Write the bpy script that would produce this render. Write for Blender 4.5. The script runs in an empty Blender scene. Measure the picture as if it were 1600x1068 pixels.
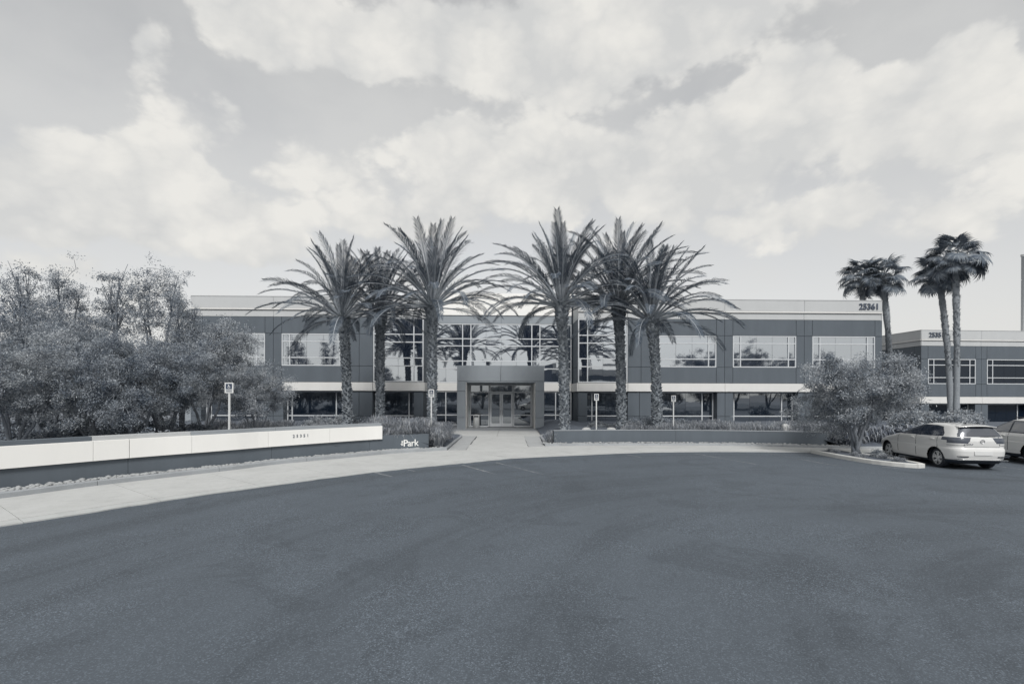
import bpy, bmesh, math, random
import numpy as np
from mathutils import Vector, Matrix, Euler

# ------------------------------------------------------------------ camera, sky, sun, exposure
SC = bpy.context.scene
COL = SC.collection
FPX, CAMH, ROLL = 785.0, 2.46, 0.0024          # focal length in photo pixels, eye height, roll
R = math.radians

cam = bpy.data.cameras.new('camera')
cam.sensor_width = 36.0
cam.lens = FPX / 1600 * 36.0
cam.shift_y = (620 - 534) / 1600
cam.clip_start = 0.05
cam.clip_end = 3000
camo = bpy.data.objects.new('camera', cam)
camo.location = (0, 0, CAMH)
camo.rotation_euler = (R(90), -ROLL, 0)
COL.objects.link(camo)
SC.camera = camo
SC.view_settings.view_transform = 'Standard'
SC.view_settings.look = 'None'
SC.view_settings.exposure = 0.0
SC.view_settings.gamma = 1.0
SC.view_settings.use_curve_mapping = False
SC.cycles.max_bounces = 6
SC.cycles.diffuse_bounces = 3
SC.cycles.glossy_bounces = 3
SC.cycles.transmission_bounces = 3

SUN_EL, SUN_AZ = R(44), R(173)                   # azimuth measured from +Y towards +X (behind the camera, to the right)
sd = Vector((math.sin(SUN_AZ) * math.cos(SUN_EL), math.cos(SUN_AZ) * math.cos(SUN_EL), math.sin(SUN_EL)))
sun = bpy.data.lights.new('sun', 'SUN')
sun.energy = 2.6
sun.angle = R(15)
sun.color = (1.0, 0.985, 0.955)
suno = bpy.data.objects.new('sun', sun)
suno.rotation_euler = sd.to_track_quat('Z', 'Y').to_euler()
suno.location = (30, -40, 60)
COL.objects.link(suno)


def make_world():
    w = bpy.data.worlds.new('World')
    SC.world = w
    w.use_nodes = True
    w.cycles.sampling_method = 'MANUAL'
    w.cycles.sample_map_resolution = 256
    nt = w.node_tree
    nt.nodes.clear()
    N, L = nt.nodes, nt.links

    def setin(sock, v):
        if isinstance(v, bpy.types.NodeSocket):
            L.new(v, sock)
        else:
            sock.default_value = v

    def M(op, a, b=None, c=None, clamp=False):
        n = N.new('ShaderNodeMath')
        n.operation = op
        n.use_clamp = clamp
        setin(n.inputs[0], a)
        if b is not None: setin(n.inputs[1], b)
        if c is not None: setin(n.inputs[2], c)
        return n.outputs[0]

    def mixc(f, a, b):
        n = N.new('ShaderNodeMix')
        n.data_type = 'RGBA'
        setin(n.inputs[0], f)
        for s, v in ((n.inputs[6], a), (n.inputs[7], b)):
            setin(s, v if isinstance(v, bpy.types.NodeSocket) else (*v, 1))
        return n.outputs[2]

    tc = N.new('ShaderNodeTexCoord')
    sep = N.new('ShaderNodeSeparateXYZ')
    L.new(tc.outputs['Generated'], sep.inputs[0])
    dx, dy, dz = sep.outputs

    def noise(scale, detail, rough, dist=0.0, off=0.0):
        mp = N.new('ShaderNodeMapping')
        mp.inputs['Location'].default_value = (off, off * .7, off * 1.3)
        mp.inputs['Scale'].default_value = (1, 1, 1.6)
        L.new(tc.outputs['Generated'], mp.inputs[0])
        n = N.new('ShaderNodeTexNoise')
        n.inputs['Scale'].default_value = scale
        n.inputs['Detail'].default_value = detail
        n.inputs['Roughness'].default_value = rough
        n.inputs['Distortion'].default_value = dist
        L.new(mp.outputs[0], n.inputs[0])
        return n
    # clear sky between the clouds: Nishita, drained of colour like the whole photograph
    sky = N.new('ShaderNodeTexSky')
    sky.sky_type = 'NISHITA'
    sky.sun_disc = False
    sky.sun_elevation = SUN_EL
    sky.sun_rotation = SUN_AZ
    sky.air_density = 1.0
    sky.dust_density = 2.5
    hs = N.new('ShaderNodeHueSaturation')
    hs.inputs['Saturation'].default_value = 0.10
    L.new(sky.outputs[0], hs.inputs['Color'])
    skyc = N.new('ShaderNodeMix')
    skyc.data_type = 'RGBA'
    skyc.blend_type = 'MULTIPLY'
    skyc.inputs[0].default_value = 1.0
    L.new(hs.outputs[0], skyc.inputs[6])
    skyc.inputs[7].default_value = (SKYK * .985, SKYK, SKYK * 1.02, 1)
    # clouds, laid out in azimuth and elevation
    wn = noise(6.0, 5, 0.60)
    ws = N.new('ShaderNodeSeparateColor')
    L.new(wn.outputs['Color'], ws.inputs[0])
    az = M('ARCTAN2', dx, dy)
    el = M('ARCSINE', dz)
    az = M('ADD', az, M('MULTIPLY', M('SUBTRACT', ws.outputs[0], .5), .15))
    el = M('ADD', el, M('MULTIPLY', M('SUBTRACT', ws.outputs[1], .5), .11))
    az = M('WRAP', az, R(60), R(-60))
    azel = N.new('ShaderNodeCombineXYZ')
    L.new(az, azel.inputs[0])
    L.new(el, azel.inputs[1])
    field = None
    for (cx, cy, rx, ry, k) in CLOUDS:
        u, v = cx - 800, cy - 620
        a0 = math.atan2(u, FPX)
        e0 = math.atan2(-v, math.hypot(FPX, u))
        ra = rx / FPX * math.cos(a0) ** 2
        re = ry / FPX * math.cos(a0)
        n = N.new('ShaderNodeVectorMath')
        n.operation = 'MULTIPLY_ADD'
        L.new(azel.outputs[0], n.inputs[0])
        n.inputs[1].default_value = (1 / ra, 1 / re, 0)
        n.inputs[2].default_value = (-a0 / ra, -e0 / re, 0)
        ln = N.new('ShaderNodeVectorMath')
        ln.operation = 'LENGTH'
        L.new(n.outputs[0], ln.inputs[0])
        val = M('MULTIPLY_ADD', ln.outputs['Value'], -k, 1.25 * k)
        field = val if field is None else M('SMOOTH_MAX', field, val, .25)
    fine = noise(7.0, 7, 0.60, 0.2, 3.1)
    broad = noise(2.6, 3, 0.55, 0.0, 7.7)
    # billows: stacked rounded cells give the cauliflower tops
    def cells(scale, off):
        mp = N.new('ShaderNodeMapping')
        mp.inputs['Location'].default_value = (off, off, off)
        mp.inputs['Scale'].default_value = (1, 1, 1.25)
        wv = N.new('ShaderNodeVectorMath')
        wv.operation = 'MULTIPLY_ADD'
        L.new(wn.outputs['Color'], wv.inputs[0])
        wv.inputs[1].default_value = (.10, .10, .10)
        L.new(tc.outputs['Generated'], wv.inputs[2])
        L.new(wv.outputs[0], mp.inputs[0])
        v = N.new('ShaderNodeTexVoronoi')
        v.feature = 'F1'
        v.inputs['Scale'].default_value = scale
        L.new(mp.outputs[0], v.inputs['Vector'])
        return v.outputs['Distance']
    bil = M('SUBTRACT', 1.0, M('ADD', M('MULTIPLY', cells(7, .3), .62), M('ADD', M('MULTIPLY', cells(17, 1.7), .34), M('MULTIPLY', cells(41, 4.1), .18))))
    f1 = M('ADD', M('ADD', field, M('MULTIPLY', M('SUBTRACT', fine.outputs[0], .5), .55)), M('MULTIPLY', M('SUBTRACT', bil, .5), .55))
    sm = N.new('ShaderNodeMapRange')
    sm.interpolation_type = 'SMOOTHSTEP'
    setin(sm.inputs[0], f1)
    sm.inputs[1].default_value = 0.14
    sm.inputs[2].default_value = 0.36
    dens = sm.outputs[0]
    # thin veil everywhere
    sv = N.new('ShaderNodeMapRange')
    sv.interpolation_type = 'SMOOTHSTEP'
    setin(sv.inputs[0], M('ADD', M('MULTIPLY', broad.outputs[0], .75), M('MULTIPLY', fine.outputs[0], .25)))
    sv.inputs[1].default_value = 0.36
    sv.inputs[2].default_value = 0.70
    veil = M('ADD', M('MULTIPLY', sv.outputs[0], .40), .31)
    c = mixc(veil, skyc.outputs[2], (0.70, 0.70, 0.685))
    # cloud colour: bright billows, grey hollows
    sh = N.new('ShaderNodeMapRange')
    setin(sh.inputs[0], M('ADD', M('ADD', M('MULTIPLY', fine.outputs[0], .30), M('MULTIPLY', broad.outputs[0], .30)), M('MULTIPLY', bil, .40)))
    sh.inputs[1].default_value = 0.40
    sh.inputs[2].default_value = 0.60
    cc = mixc(sh.outputs[0], (0.65, 0.655, 0.65), (0.84, 0.825, 0.785))
    c = mixc(M('MULTIPLY', dens, .93), c, cc)
    # haze low down
    hz = N.new('ShaderNodeMapRange')
    hz.interpolation_type = 'SMOOTHSTEP'
    setin(hz.inputs[0], dz)
    hz.inputs[1].default_value = 0.27
    hz.inputs[2].default_value = 0.02
    c = mixc(M('MULTIPLY', hz.outputs[0], .8), c, (0.79, 0.785, 0.755))
    bg = N.new('ShaderNodeBackground')
    L.new(c, bg.inputs[0])
    bg.inputs[1].default_value = 1.0
    out = N.new('ShaderNodeOutputWorld')
    L.new(bg.outputs[0], out.inputs[0])


SKYK = 0.15      # strength of the Nishita sky
CLOUDS = [(60, 300, 150, 95, 1.0), (240, 300, 120, 88, 1.0), (370, 355, 120, 70, .8), (430, 20, 110, 70, .9), (560, 55, 120, 45, .8), (720, 60, 150, 60, .85),
          (1000, 30, 300, 75, 1.0), (880, 130, 140, 45, .6), (1230, 165, 100, 80, 1.1), (1380, 190, 110, 75, 1.0), (1490, 160, 105, 100, 1.2), (1620, 190, 90, 90, 1.1),
          (720, 260, 95, 70, 1.1), (860, 265, 110, 68, 1.0), (1060, 260, 170, 85, .9), (1300, 330, 100, 45, .7), (235, 90, 60, 40, .45), (380, 190, 60, 30, .35), (640, 345, 180, 45, .6),
          (510, 270, 150, 60, .36), (1160, 350, 230, 50, .38), (140, 430, 220, 40, .34), (1480, 330, 170, 55, .38), (640, 440, 280, 40, .32), (300, 190, 130, 35, .30)]
make_world()

# ------------------------------------------------------------------ helpers


def at(px, py, Y):
    """photo pixel + distance -> world point"""
    u, v = px - 800, py - 620
    return Vector(((u + v * ROLL) / FPX * Y, Y, CAMH - (v - u * ROLL) / FPX * Y))


def gx(px, Y, py=660):
    return at(px, py, Y).x


def rnd(a, b, r=random):
    return r.uniform(a, b)


def lin(*c):
    return tuple(((x / 255) / 12.92 if x / 255 <= .04045 else ((x / 255 + .055) / 1.055) ** 2.4) for x in c)


class MB:
    def __init__(self):
        self.v, self.f, self.m = [], [], []
        self.mi = 0

    def add(self, vs, fs):
        o = len(self.v)
        self.v += [tuple(p) for p in vs]
        self.f += [tuple(i + o for i in f) for f in fs]
        self.m += [self.mi] * len(fs)

    def box(self, x0, x1, y0, y1, z0, z1, b=0.0):
        if b <= 0:
            vs = [(x, y, z) for z in (z0, z1) for y in (y0, y1) for x in (x0, x1)]
            self.add(vs, [(0, 2, 3, 1), (4, 5, 7, 6), (0, 1, 5, 4), (2, 6, 7, 3), (0, 4, 6, 2), (1, 3, 7, 5)])
        else:   # bevel of the front (y0) edges, as cast panels have
            vs = [(x, y, z) for y in (y1, y0 + b) for z in (z0, z1) for x in (x0, x1)]
            vs += [(x, y0, z) for z in (z0 + b, z1 - b) for x in (x0 + b, x1 - b)]
            q = lambda a, c: [(a + 0, a + 1, c + 1, c + 0), (a + 1, a + 3, c + 3, c + 1), (a + 3, a + 2, c + 2, c + 3), (a + 2, a + 0, c + 0, c + 2)]
            self.add(vs, q(0, 4) + q(4, 8) + [(8, 9, 11, 10), (1, 0, 2, 3)])

    def tube(self, pts, rad, seg=8, cap=True):
        pts = [Vector(p) for p in pts]
        if not hasattr(rad, '__len__'):
            rad = [rad] * len(pts)
        vs, fs = [], []
        up = None
        for i, p in enumerate(pts):
            d = (pts[min(i + 1, len(pts) - 1)] - pts[max(i - 1, 0)])
            if d.length < 1e-9: d = Vector((0, 0, 1))
            d.normalize()
            if up is None:
                up = d.orthogonal().normalized()
            else:
                up = up - d * up.dot(d)
                if up.length < 1e-6: up = d.orthogonal()
                up.normalize()
            b = d.cross(up)
            for k in range(seg):
                a = 2 * math.pi * k / seg
                vs.append(p + (up * math.cos(a) + b * math.sin(a)) * rad[i])
        n = len(pts)
        for i in range(n - 1):
            for k in range(seg):
                k2 = (k + 1) % seg
                fs.append((i * seg + k, i * seg + k2, (i + 1) * seg + k2, (i + 1) * seg + k))
        if cap:
            fs.append(tuple(range(seg))[::-1])
            fs.append(tuple((n - 1) * seg + k for k in range(seg)))
        self.add(vs, fs)

    def lathe(self, prof, seg=24, axis='z', cx=0, cy=0, cz=0):
        vs, fs = [], []
        for (r, h) in prof:
            for k in range(seg):
                a = 2 * math.pi * k / seg
                c, s = r * math.cos(a), r * math.sin(a)
                vs.append((cx + c, cy + s, cz + h) if axis == 'z' else (cx + c, cy + h, cz + s))
        for i in range(len(prof) - 1):
            for k in range(seg):
                k2 = (k + 1) % seg
                fs.append((i * seg + k, i * seg + k2, (i + 1) * seg + k2, (i + 1) * seg + k))
        self.add(vs, fs)

    def build(self, name, mats, parent=None, smooth=False, loc=None, rot=None):
        me = bpy.data.meshes.new(name)
        me.from_pydata(self.v, [], self.f)
        if not isinstance(mats, (list, tuple)): mats = [mats]
        for m in mats: me.materials.append(m)
        if len(mats) > 1:
            me.polygons.foreach_set('material_index', self.m)
        if smooth:
            me.polygons.foreach_set('use_smooth', [True] * len(me.polygons))
        me.update()
        return link(name, me, parent, loc, rot)


def link(name, me, parent=None, loc=None, rot=None):
    o = bpy.data.objects.new(name, me)
    COL.objects.link(o)
    o.parent = parent
    if loc is not None: o.location = loc
    if rot is not None: o.rotation_euler = rot
    return o


def tag(o, label=None, cat=None, group=None, kind=None):
    if label: o['label'] = label
    if cat: o['category'] = cat
    if group: o['group'] = group
    if kind: o['kind'] = kind
    return o


def empty(name, loc, rz=0.0):
    o = bpy.data.objects.new(name, None)
    COL.objects.link(o)
    o.location = loc
    o.rotation_euler = (0, 0, rz)
    o.empty_display_size = .2
    return o


def copy_tree(o, parent=None):
    c = o.copy()
    COL.objects.link(c)
    c.parent = parent
    for ch in list(o.children):
        copy_tree(ch, c)
    return c


def np_mesh(name, V, F, mats, smooth=False):
    """V (n,3), F list of arrays of equal-size polygons"""
    me = bpy.data.meshes.new(name)
    V = np.asarray(V, dtype=np.float32)
    loops = np.concatenate([f.ravel() for f in F]).astype(np.int32)
    sizes = np.concatenate([np.full(len(f), f.shape[1], dtype=np.int32) for f in F])
    starts = np.concatenate([[0], np.cumsum(sizes)[:-1]]).astype(np.int32)
    me.vertices.add(len(V))
    me.vertices.foreach_set('co', V.ravel())
    me.loops.add(len(loops))
    me.loops.foreach_set('vertex_index', loops)
    me.polygons.add(len(sizes))
    me.polygons.foreach_set('loop_start', starts)
    me.polygons.foreach_set('loop_total', sizes)
    for m in (mats if isinstance(mats, (list, tuple)) else [mats]):
        me.materials.append(m)
    if smooth:
        me.polygons.foreach_set('use_smooth', np.ones(len(sizes), dtype=bool))
    me.update(calc_edges=True)
    me.validate()
    return me


# ------------------------------------------------------------------ materials
class NT:
    def __init__(self, name):
        self.mat = bpy.data.materials.new(name)
        self.mat.use_nodes = True
        self.t = self.mat.node_tree
        self.t.nodes.clear()
        self.out = self.n('ShaderNodeOutputMaterial')
        self.tc = self.n('ShaderNodeTexCoord')

    def n(self, k, **kw):
        nd = self.t.nodes.new(k)
        for a, b in kw.items(): setattr(nd, a, b)
        return nd

    def l(self, a, b): self.t.links.new(a, b)

    def noise(self, scale, detail=4, rough=.55, coord='Object', stretch=None, dist=0):
        nd = self.n('ShaderNodeTexNoise')
        nd.inputs['Scale'].default_value = scale
        nd.inputs['Detail'].default_value = detail
        nd.inputs['Roughness'].default_value = rough
        nd.inputs['Distortion'].default_value = dist
        src = self.tc.outputs[coord]
        if stretch:
            mp = self.n('ShaderNodeMapping')
            mp.inputs['Scale'].default_value = stretch
            self.l(src, mp.inputs[0])
            src = mp.outputs[0]
        self.l(src, nd.inputs['Vector'])
        return nd.outputs[0]

    def ramp(self, fac, stops):
        nd = self.n('ShaderNodeValToRGB')
        cr = nd.color_ramp
        while len(cr.elements) < len(stops): cr.elements.new(.5)
        for e, (p, c) in zip(cr.elements, stops):
            e.position = p
            e.color = (*c, 1) if len(c) == 3 else c
        self.l(fac, nd.inputs[0])
        return nd.outputs[0]

    def mix(self, f, a, b, blend='MIX'):
        nd = self.n('ShaderNodeMix', data_type='RGBA', blend_type=blend)
        for s, v in ((nd.inputs[0], f), (nd.inputs[6], a), (nd.inputs[7], b)):
            if isinstance(v, bpy.types.NodeSocket): self.l(v, s)
            else: s.default_value = v if not isinstance(v, tuple) or len(v) == 4 else (*v, 1)
        return nd.outputs[2]

    def math(self, op, a, b):
        nd = self.n('ShaderNodeMath', operation=op)
        for s, v in ((nd.inputs[0], a), (nd.inputs[1], b)):
            if isinstance(v, bpy.types.NodeSocket): self.l(v, s)
            else: s.default_value = v
        return nd.outputs[0]

    def bump(self, h, strength=.3, dist=.01):
        nd = self.n('ShaderNodeBump')
        nd.inputs['Strength'].default_value = strength
        nd.inputs['Distance'].default_value = dist
        self.l(h, nd.inputs['Height'])
        return nd.outputs[0]

    def principled(self, col, rough=.8, metal=0.0, normal=None, spec=.5, coat=0):
        p = self.n('ShaderNodeBsdfPrincipled')
        if isinstance(col, bpy.types.NodeSocket): self.l(col, p.inputs['Base Color'])
        else: p.inputs['Base Color'].default_value = (*col, 1)
        if isinstance(rough, bpy.types.NodeSocket): self.l(rough, p.inputs['Roughness'])
        else: p.inputs['Roughness'].default_value = rough
        p.inputs['Metallic'].default_value = metal
        p.inputs['Specular IOR Level'].default_value = spec
        p.inputs['Coat Weight'].default_value = coat
        if normal: self.l(normal, p.inputs['Normal'])
        return p

    def end(self, sh):
        self.l(sh.outputs[0] if not isinstance(sh, bpy.types.NodeSocket) else sh, self.out.inputs[0])
        return self.mat


def mul(c, k): return tuple(min(1, x * k) for x in c)


def m_plain(name, col, rough=.6, var=.08, scale=3.0, metal=0, bump=0, coord='Object', streak=False, spec=.5):
    t = NT(name)
    a = t.noise(scale, 5, .6, coord)
    c = t.ramp(a, [(.3, mul(col, 1 - var)), (.7, mul(col, 1 + var))])
    if streak:
        s = t.noise(1.0, 5, .65, coord, stretch=(1.3, 1.3, .18))
        c = t.mix(.4, c, t.ramp(s, [(.35, mul(col, 1 - var * 2.2)), (.62, mul(col, 1 + var))]))
    nb = t.bump(t.noise(scale * 30, 3, .6, coord), bump, .004) if bump else None
    return t.end(t.principled(c, rough, metal, nb, spec))


def m_asphalt():
    t = NT('asphalt')
    base = (.081, .096, .114)
    big = t.noise(.16, 5, .62, dist=.4)
    mid = t.noise(.9, 6, .65, stretch=(1, .6, 1))
    c = t.mix(.5, t.ramp(big, [(.34, mul(base, .78)), (.50, mul(base, .98)), (.68, mul(base, 1.18))]),
              t.ramp(mid, [(.3, mul(base, .82)), (.7, mul(base, 1.16))]))
    # tyre sweeps following the turning circle of the kerb
    sx = t.n('ShaderNodeSeparateXYZ')
    t.l(t.tc.outputs['Object'], sx.inputs[0])
    X_, Y_ = t.math('SUBTRACT', sx.outputs[0], 9.0), t.math('SUBTRACT', sx.outputs[1], 3.0)
    rad_ = t.math('SQRT', t.math('ADD', t.math('MULTIPLY', X_, X_), t.math('MULTIPLY', Y_, Y_)), 0.0)
    ang_ = t.math('ARCTAN2', Y_, X_)
    cb = t.n('ShaderNodeCombineXYZ')
    t.l(t.math('MULTIPLY', rad_, .85), cb.inputs[0])
    t.l(t.math('MULTIPLY', ang_, 1.1), cb.inputs[1])
    sn = t.n('ShaderNodeTexNoise')
    sn.inputs['Scale'].default_value = 1.0
    sn.inputs['Detail'].default_value = 5
    sn.inputs['Roughness'].default_value = .62
    sn.inputs['Distortion'].default_value = .5
    t.l(cb.outputs[0], sn.inputs['Vector'])
    c = t.mix(.45, c, t.ramp(sn.outputs[0], [(.38, mul(base, .58)), (.47, mul(base, .95)), (.66, mul(base, 1.22))]))
    pt = t.ramp(t.noise(.42, 6, .68, dist=1.2), [(.54, (0, 0, 0)), (.585, (1, 1, 1))])
    c = t.mix(t.math('MULTIPLY', pt, .42), c, mul(base, .62))
    # sealed, smooth tongues against open, stony areas
    seal = t.ramp(t.noise(.33, 6, .7, dist=.8), [(.46, (0, 0, 0)), (.60, (1, 1, 1))])
    vo = t.n('ShaderNodeTexVoronoi')
    vo.inputs['Scale'].default_value = 85
    t.l(t.tc.outputs['Object'], vo.inputs['Vector'])
    sep = t.n('ShaderNodeSeparateColor')
    t.l(vo.outputs['Color'], sep.inputs[0])
    stones = t.ramp(sep.outputs[0], [(.0, mul(base, .35)), (.45, mul(base, .8)), (.78, mul(base, 1.35)), (.92, mul(base, 2.7)), (1, mul(base, 4.2))])
    vo2 = t.n('ShaderNodeTexVoronoi')
    vo2.inputs['Scale'].default_value = 46
    t.l(t.tc.outputs['Object'], vo2.inputs['Vector'])
    sep2 = t.n('ShaderNodeSeparateColor')
    t.l(vo2.outputs['Color'], sep2.inputs[0])
    chips = t.ramp(sep2.outputs[1], [(.955, (0, 0, 0)), (.985, (1, 1, 1))])
    f = t.math('ADD', t.math('MULTIPLY', seal, .50), .38)
    c = t.mix(f, c, t.mix(.5, c, stones, 'MIX'))
    c = t.mix(t.math('MULTIPLY', t.math('MULTIPLY', chips, f), .34), c, mul(base, 2.6))
    # oil drips
    oil = t.ramp(t.noise(1.7, 3, .5), [(.70, (0, 0, 0)), (.76, (1, 1, 1))])
    c = t.mix(t.math('MULTIPLY', oil, .35), c, mul(base, .5))
    # hairline cracks
    cv = t.n('ShaderNodeTexVoronoi', feature='DISTANCE_TO_EDGE')
    cv.inputs['Scale'].default_value = .11
    wv = t.n('ShaderNodeTexNoise')
    wv.inputs['Scale'].default_value = .5
    wv.inputs['Detail'].default_value = 6
    t.l(t.tc.outputs['Object'], wv.inputs['Vector'])
    wm = t.n('ShaderNodeVectorMath', operation='MULTIPLY_ADD')
    t.l(wv.outputs['Color'], wm.inputs[0])
    wm.inputs[1].default_value = (3, 3, 0)
    t.l(t.tc.outputs['Object'], wm.inputs[2])
    t.l(wm.outputs[0], cv.inputs['Vector'])
    crack = t.ramp(cv.outputs[0], [(.0, (1, 1, 1)), (.0016, (1, 1, 1)), (.003, (0, 0, 0))])
    c = t.mix(t.math('MULTIPLY', crack, .14), c, mul(base, .45))
    h = t.math('ADD', t.math('MULTIPLY', sep.outputs[1], f), t.noise(160, 2, .6))
    return t.end(t.principled(c, .88, 0, t.bump(h, .35, .006), .3))


def m_concrete(name, col, var=.1):
    t = NT(name)
    a = t.noise(.8, 6, .65, dist=.3)
    c = t.ramp(a, [(.3, mul(col, 1 - var * 1.4)), (.5, col), (.7, mul(col, 1 + var))])
    s = t.ramp(t.noise(3.5, 6, .7), [(.36, mul(col, .72)), (.5, mul(col, 1.02))])
    c = t.mix(.35, c, s)
    c = t.mix(.3, c, t.ramp(t.noise(90, 2, .6), [(.3, mul(col, .7)), (.7, mul(col, 1.25))]))
    return t.end(t.principled(c, .9, 0, t.bump(t.noise(60, 4, .7), .2, .004), .25))


def m_glass(name='window_glass', refl=.62, tint=(.80, .84, .88), base=(.006, .012, .030), wav=.012):
    t = NT(name)
    nb = t.bump(t.noise(.9, 2, .4), wav, .1)
    d = t.principled(base, .3, 0, None, .05)
    g = t.n('ShaderNodeBsdfGlossy')
    g.inputs['Color'].default_value = (*tint, 1)
    g.inputs['Roughness'].default_value = .015
    t.l(nb, g.inputs['Normal'])
    ms = t.n('ShaderNodeMixShader')
    ms.inputs[0].default_value = refl
    t.l(d.outputs[0], ms.inputs[1])
    t.l(g.outputs[0], ms.inputs[2])
    return t.end(ms)


def m_leaf(name, dark, mid, light, trans=.25, rough=.75):
    t = NT(name)
    gi = t.n('ShaderNodeNewGeometry')
    c = t.ramp(gi.outputs['Random Per Island'], [(0, dark), (.5, mid), (1, light)])
    big = t.noise(1.3, 2, .5)
    c = t.mix(.45, c, t.ramp(big, [(.35, dark), (.65, light)]))
    p = t.principled(c, rough, 0, None, .2)
    tr = t.n('ShaderNodeBsdfTranslucent')
    t.l(c, tr.inputs['Color'])
    ms = t.n('ShaderNodeMixShader')
    ms.inputs[0].default_value = trans
    t.l(p.outputs[0], ms.inputs[1])
    t.l(tr.outputs[0], ms.inputs[2])
    return t.end(ms)


def m_bark(name, a, b, scale=9.0, stretch=(1, 1, .4)):
    t = NT(name)
    gi = t.n('ShaderNodeNewGeometry')
    n1 = t.noise(scale, 6, .7, stretch=stretch)
    c = t.mix(.5, t.ramp(n1, [(.3, a), (.7, b)]), t.ramp(gi.outputs['Random Per Island'], [(0, a), (1, b)]))
    return t.end(t.principled(c, .9, 0, t.bump(n1, .5, .02), .2))


def m_worn_paint():
    t = NT('worn_paint')
    n1 = t.noise(7, 8, .75)
    n2 = t.noise(1.1, 4, .6)
    f = t.ramp(t.math('ADD', t.math('MULTIPLY', n1, .6), t.math('MULTIPLY', n2, .4)), [(.46, (0, 0, 0)), (.60, (1, 1, 1))])
    c = t.mix(f, (.088, .102, .12), (.24, .255, .27))
    return t.end(t.principled(c, .9))


MT = dict(
    asphalt=m_asphalt(), paint=m_worn_paint(),
    sidewalk=m_concrete('sidewalk_concrete', (.45, .456, .45), .13), paver=m_concrete('grey_paver', (.37, .38, .385)),
    gutter=m_concrete('gutter_concrete', (.43, .44, .435), .16),
    kerb=m_concrete('kerb_concrete', (.30, .315, .33), .18), kerb_white=m_concrete('painted_kerb', (.58, .58, .56)),
    soil=m_concrete('mulch', (.10, .115, .14), .3), ground=m_concrete('dry_ground', (.17, .185, .21), .2),
    dark=m_plain('slate_panel', (.090, .107, .126), .75, .08, .8, bump=.12, streak=True),
    light=m_plain('light_panel', (.45, .46, .465), .7, .03, .8, bump=.1, streak=True),
    white=m_plain('white_panel', (.62, .615, .60), .7, .03, .8, bump=.1, streak=True),
    mid=m_plain('grey_panel', (.25, .275, .30), .75, .05, .8, bump=.12, streak=True),
    core=m_plain('dark_backing', (.045, .06, .085), .9),  # dark wall core and window backing that shows through the open joints
    roof=m_plain('roof_membrane', (.4, .4, .4), .9),
    frame=m_plain('pale_aluminium', (.50, .52, .54), .45, .04),
    glass=m_glass(), glass_low=m_glass('ground_floor_glass', .34, base=(.004, .009, .018)), glass_dark=m_glass('dark_glass', .045, base=(.004, .009, .018)),  # far right building's panes: much weaker mirror, same base as the ground floor
    number=m_plain('number_grey', (.07, .085, .115), .5), number_white=m_plain('number_white', (.8, .8, .78), .5),
    signwall_white=m_plain('sign_panel_white', (.77, .76, .735), .6, .02, .7, bump=.08, streak=True),
    cap_light=m_plain('cap_light', (.40, .41, .415), .7, .04, .8, bump=.1), cap_mid=m_plain('cap_grey', (.24, .26, .28), .7, .05, .8, bump=.1),
    metal=m_plain('galvanised', (.55, .56, .56), .5, .08, 6), sign_white=m_plain('sign_white', (.60, .605, .60), .5, .03),
    sign_blue=m_plain('sign_dark', (.035, .05, .085), .5, .05), bin=m_plain('bin_shell', (.45, .46, .46), .6, .06, 5),
    black=m_plain('black_rubber', (.018, .022, .030), .7, .1), trim=m_plain('black_trim', (.02, .026, .038), .5, .1),
    carpaint=None, carglass=m_glass('car_glass', .20, (.9, .92, .95), (.012, .018, .032), 0),
    rim=m_plain('alloy', (.62, .63, .64), .35, .03, 5, .6), rim_dark=m_plain('rim_dark', (.03, .036, .048), .5),
    tail=m_plain('tail_lamp', (.075, .085, .105), .15, .1, 8), chrome=m_plain('chrome', (.7, .71, .72), .15, .02, 5, .9),
    stone=m_concrete('river_stone', (.33, .34, .345), .25), boulder=m_concrete('boulder', (.46, .465, .46), .2),
    leaf_a=m_leaf('olive_leaf', (0.055, 0.077, 0.11), (0.27, 0.305, 0.345), (0.62, 0.64, 0.655)),
    leaf_b=m_leaf('dark_leaf', (0.036, 0.055, 0.086), (0.185, 0.218, 0.262), (0.5, 0.53, 0.56)),
    leaf_c=m_leaf('pale_leaf', (0.08, 0.104, 0.14), (0.27, 0.3, 0.335), (0.56, 0.58, 0.6)),
    frond=m_leaf('palm_leaflet', (.034, .050, .076), (.085, .110, .142), (.215, .240, .268), .15),
    rachis=m_plain('palm_rib', (.30, .325, .355), .6, .15, 6),
    fan=m_leaf('fan_leaf', (.045, .064, .094), (.125, .150, .182), (.30, .325, .35), .12),
    grass=m_leaf('grass_blade', (0.08, 0.1, 0.135), (0.24, 0.26, 0.29), (0.52, 0.53, 0.54), .2),
    strap=m_leaf('strap_leaf', (0.045, 0.062, 0.1), (0.17, 0.195, 0.235), (0.46, 0.475, 0.49), .15),
    palmbark=m_bark('date_palm_boots', (.045, .062, .088), (.34, .365, .385)),
    fanbark=m_bark('fan_palm_bark', (.08, .098, .125), (.38, .40, .415), 14, (1, 1, 2)),
    bark=m_bark('tree_bark', (.09, .105, .13), (.24, .255, .275)),
)


def m_carpaint(name, col):
    t = NT(name)
    p = t.principled(t.ramp(t.noise(2, 3, .5), [(.3, mul(col, .98)), (.7, mul(col, 1.02))]), .32, 0, None, .5, .8)
    p.inputs['Coat Roughness'].default_value = .04
    return t.end(p)


MT['carpaint'] = m_carpaint('silver_white_paint', (.60, .60, .59))
MT['carpaint2'] = m_carpaint('white_paint', (.70, .70, .685))

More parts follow.
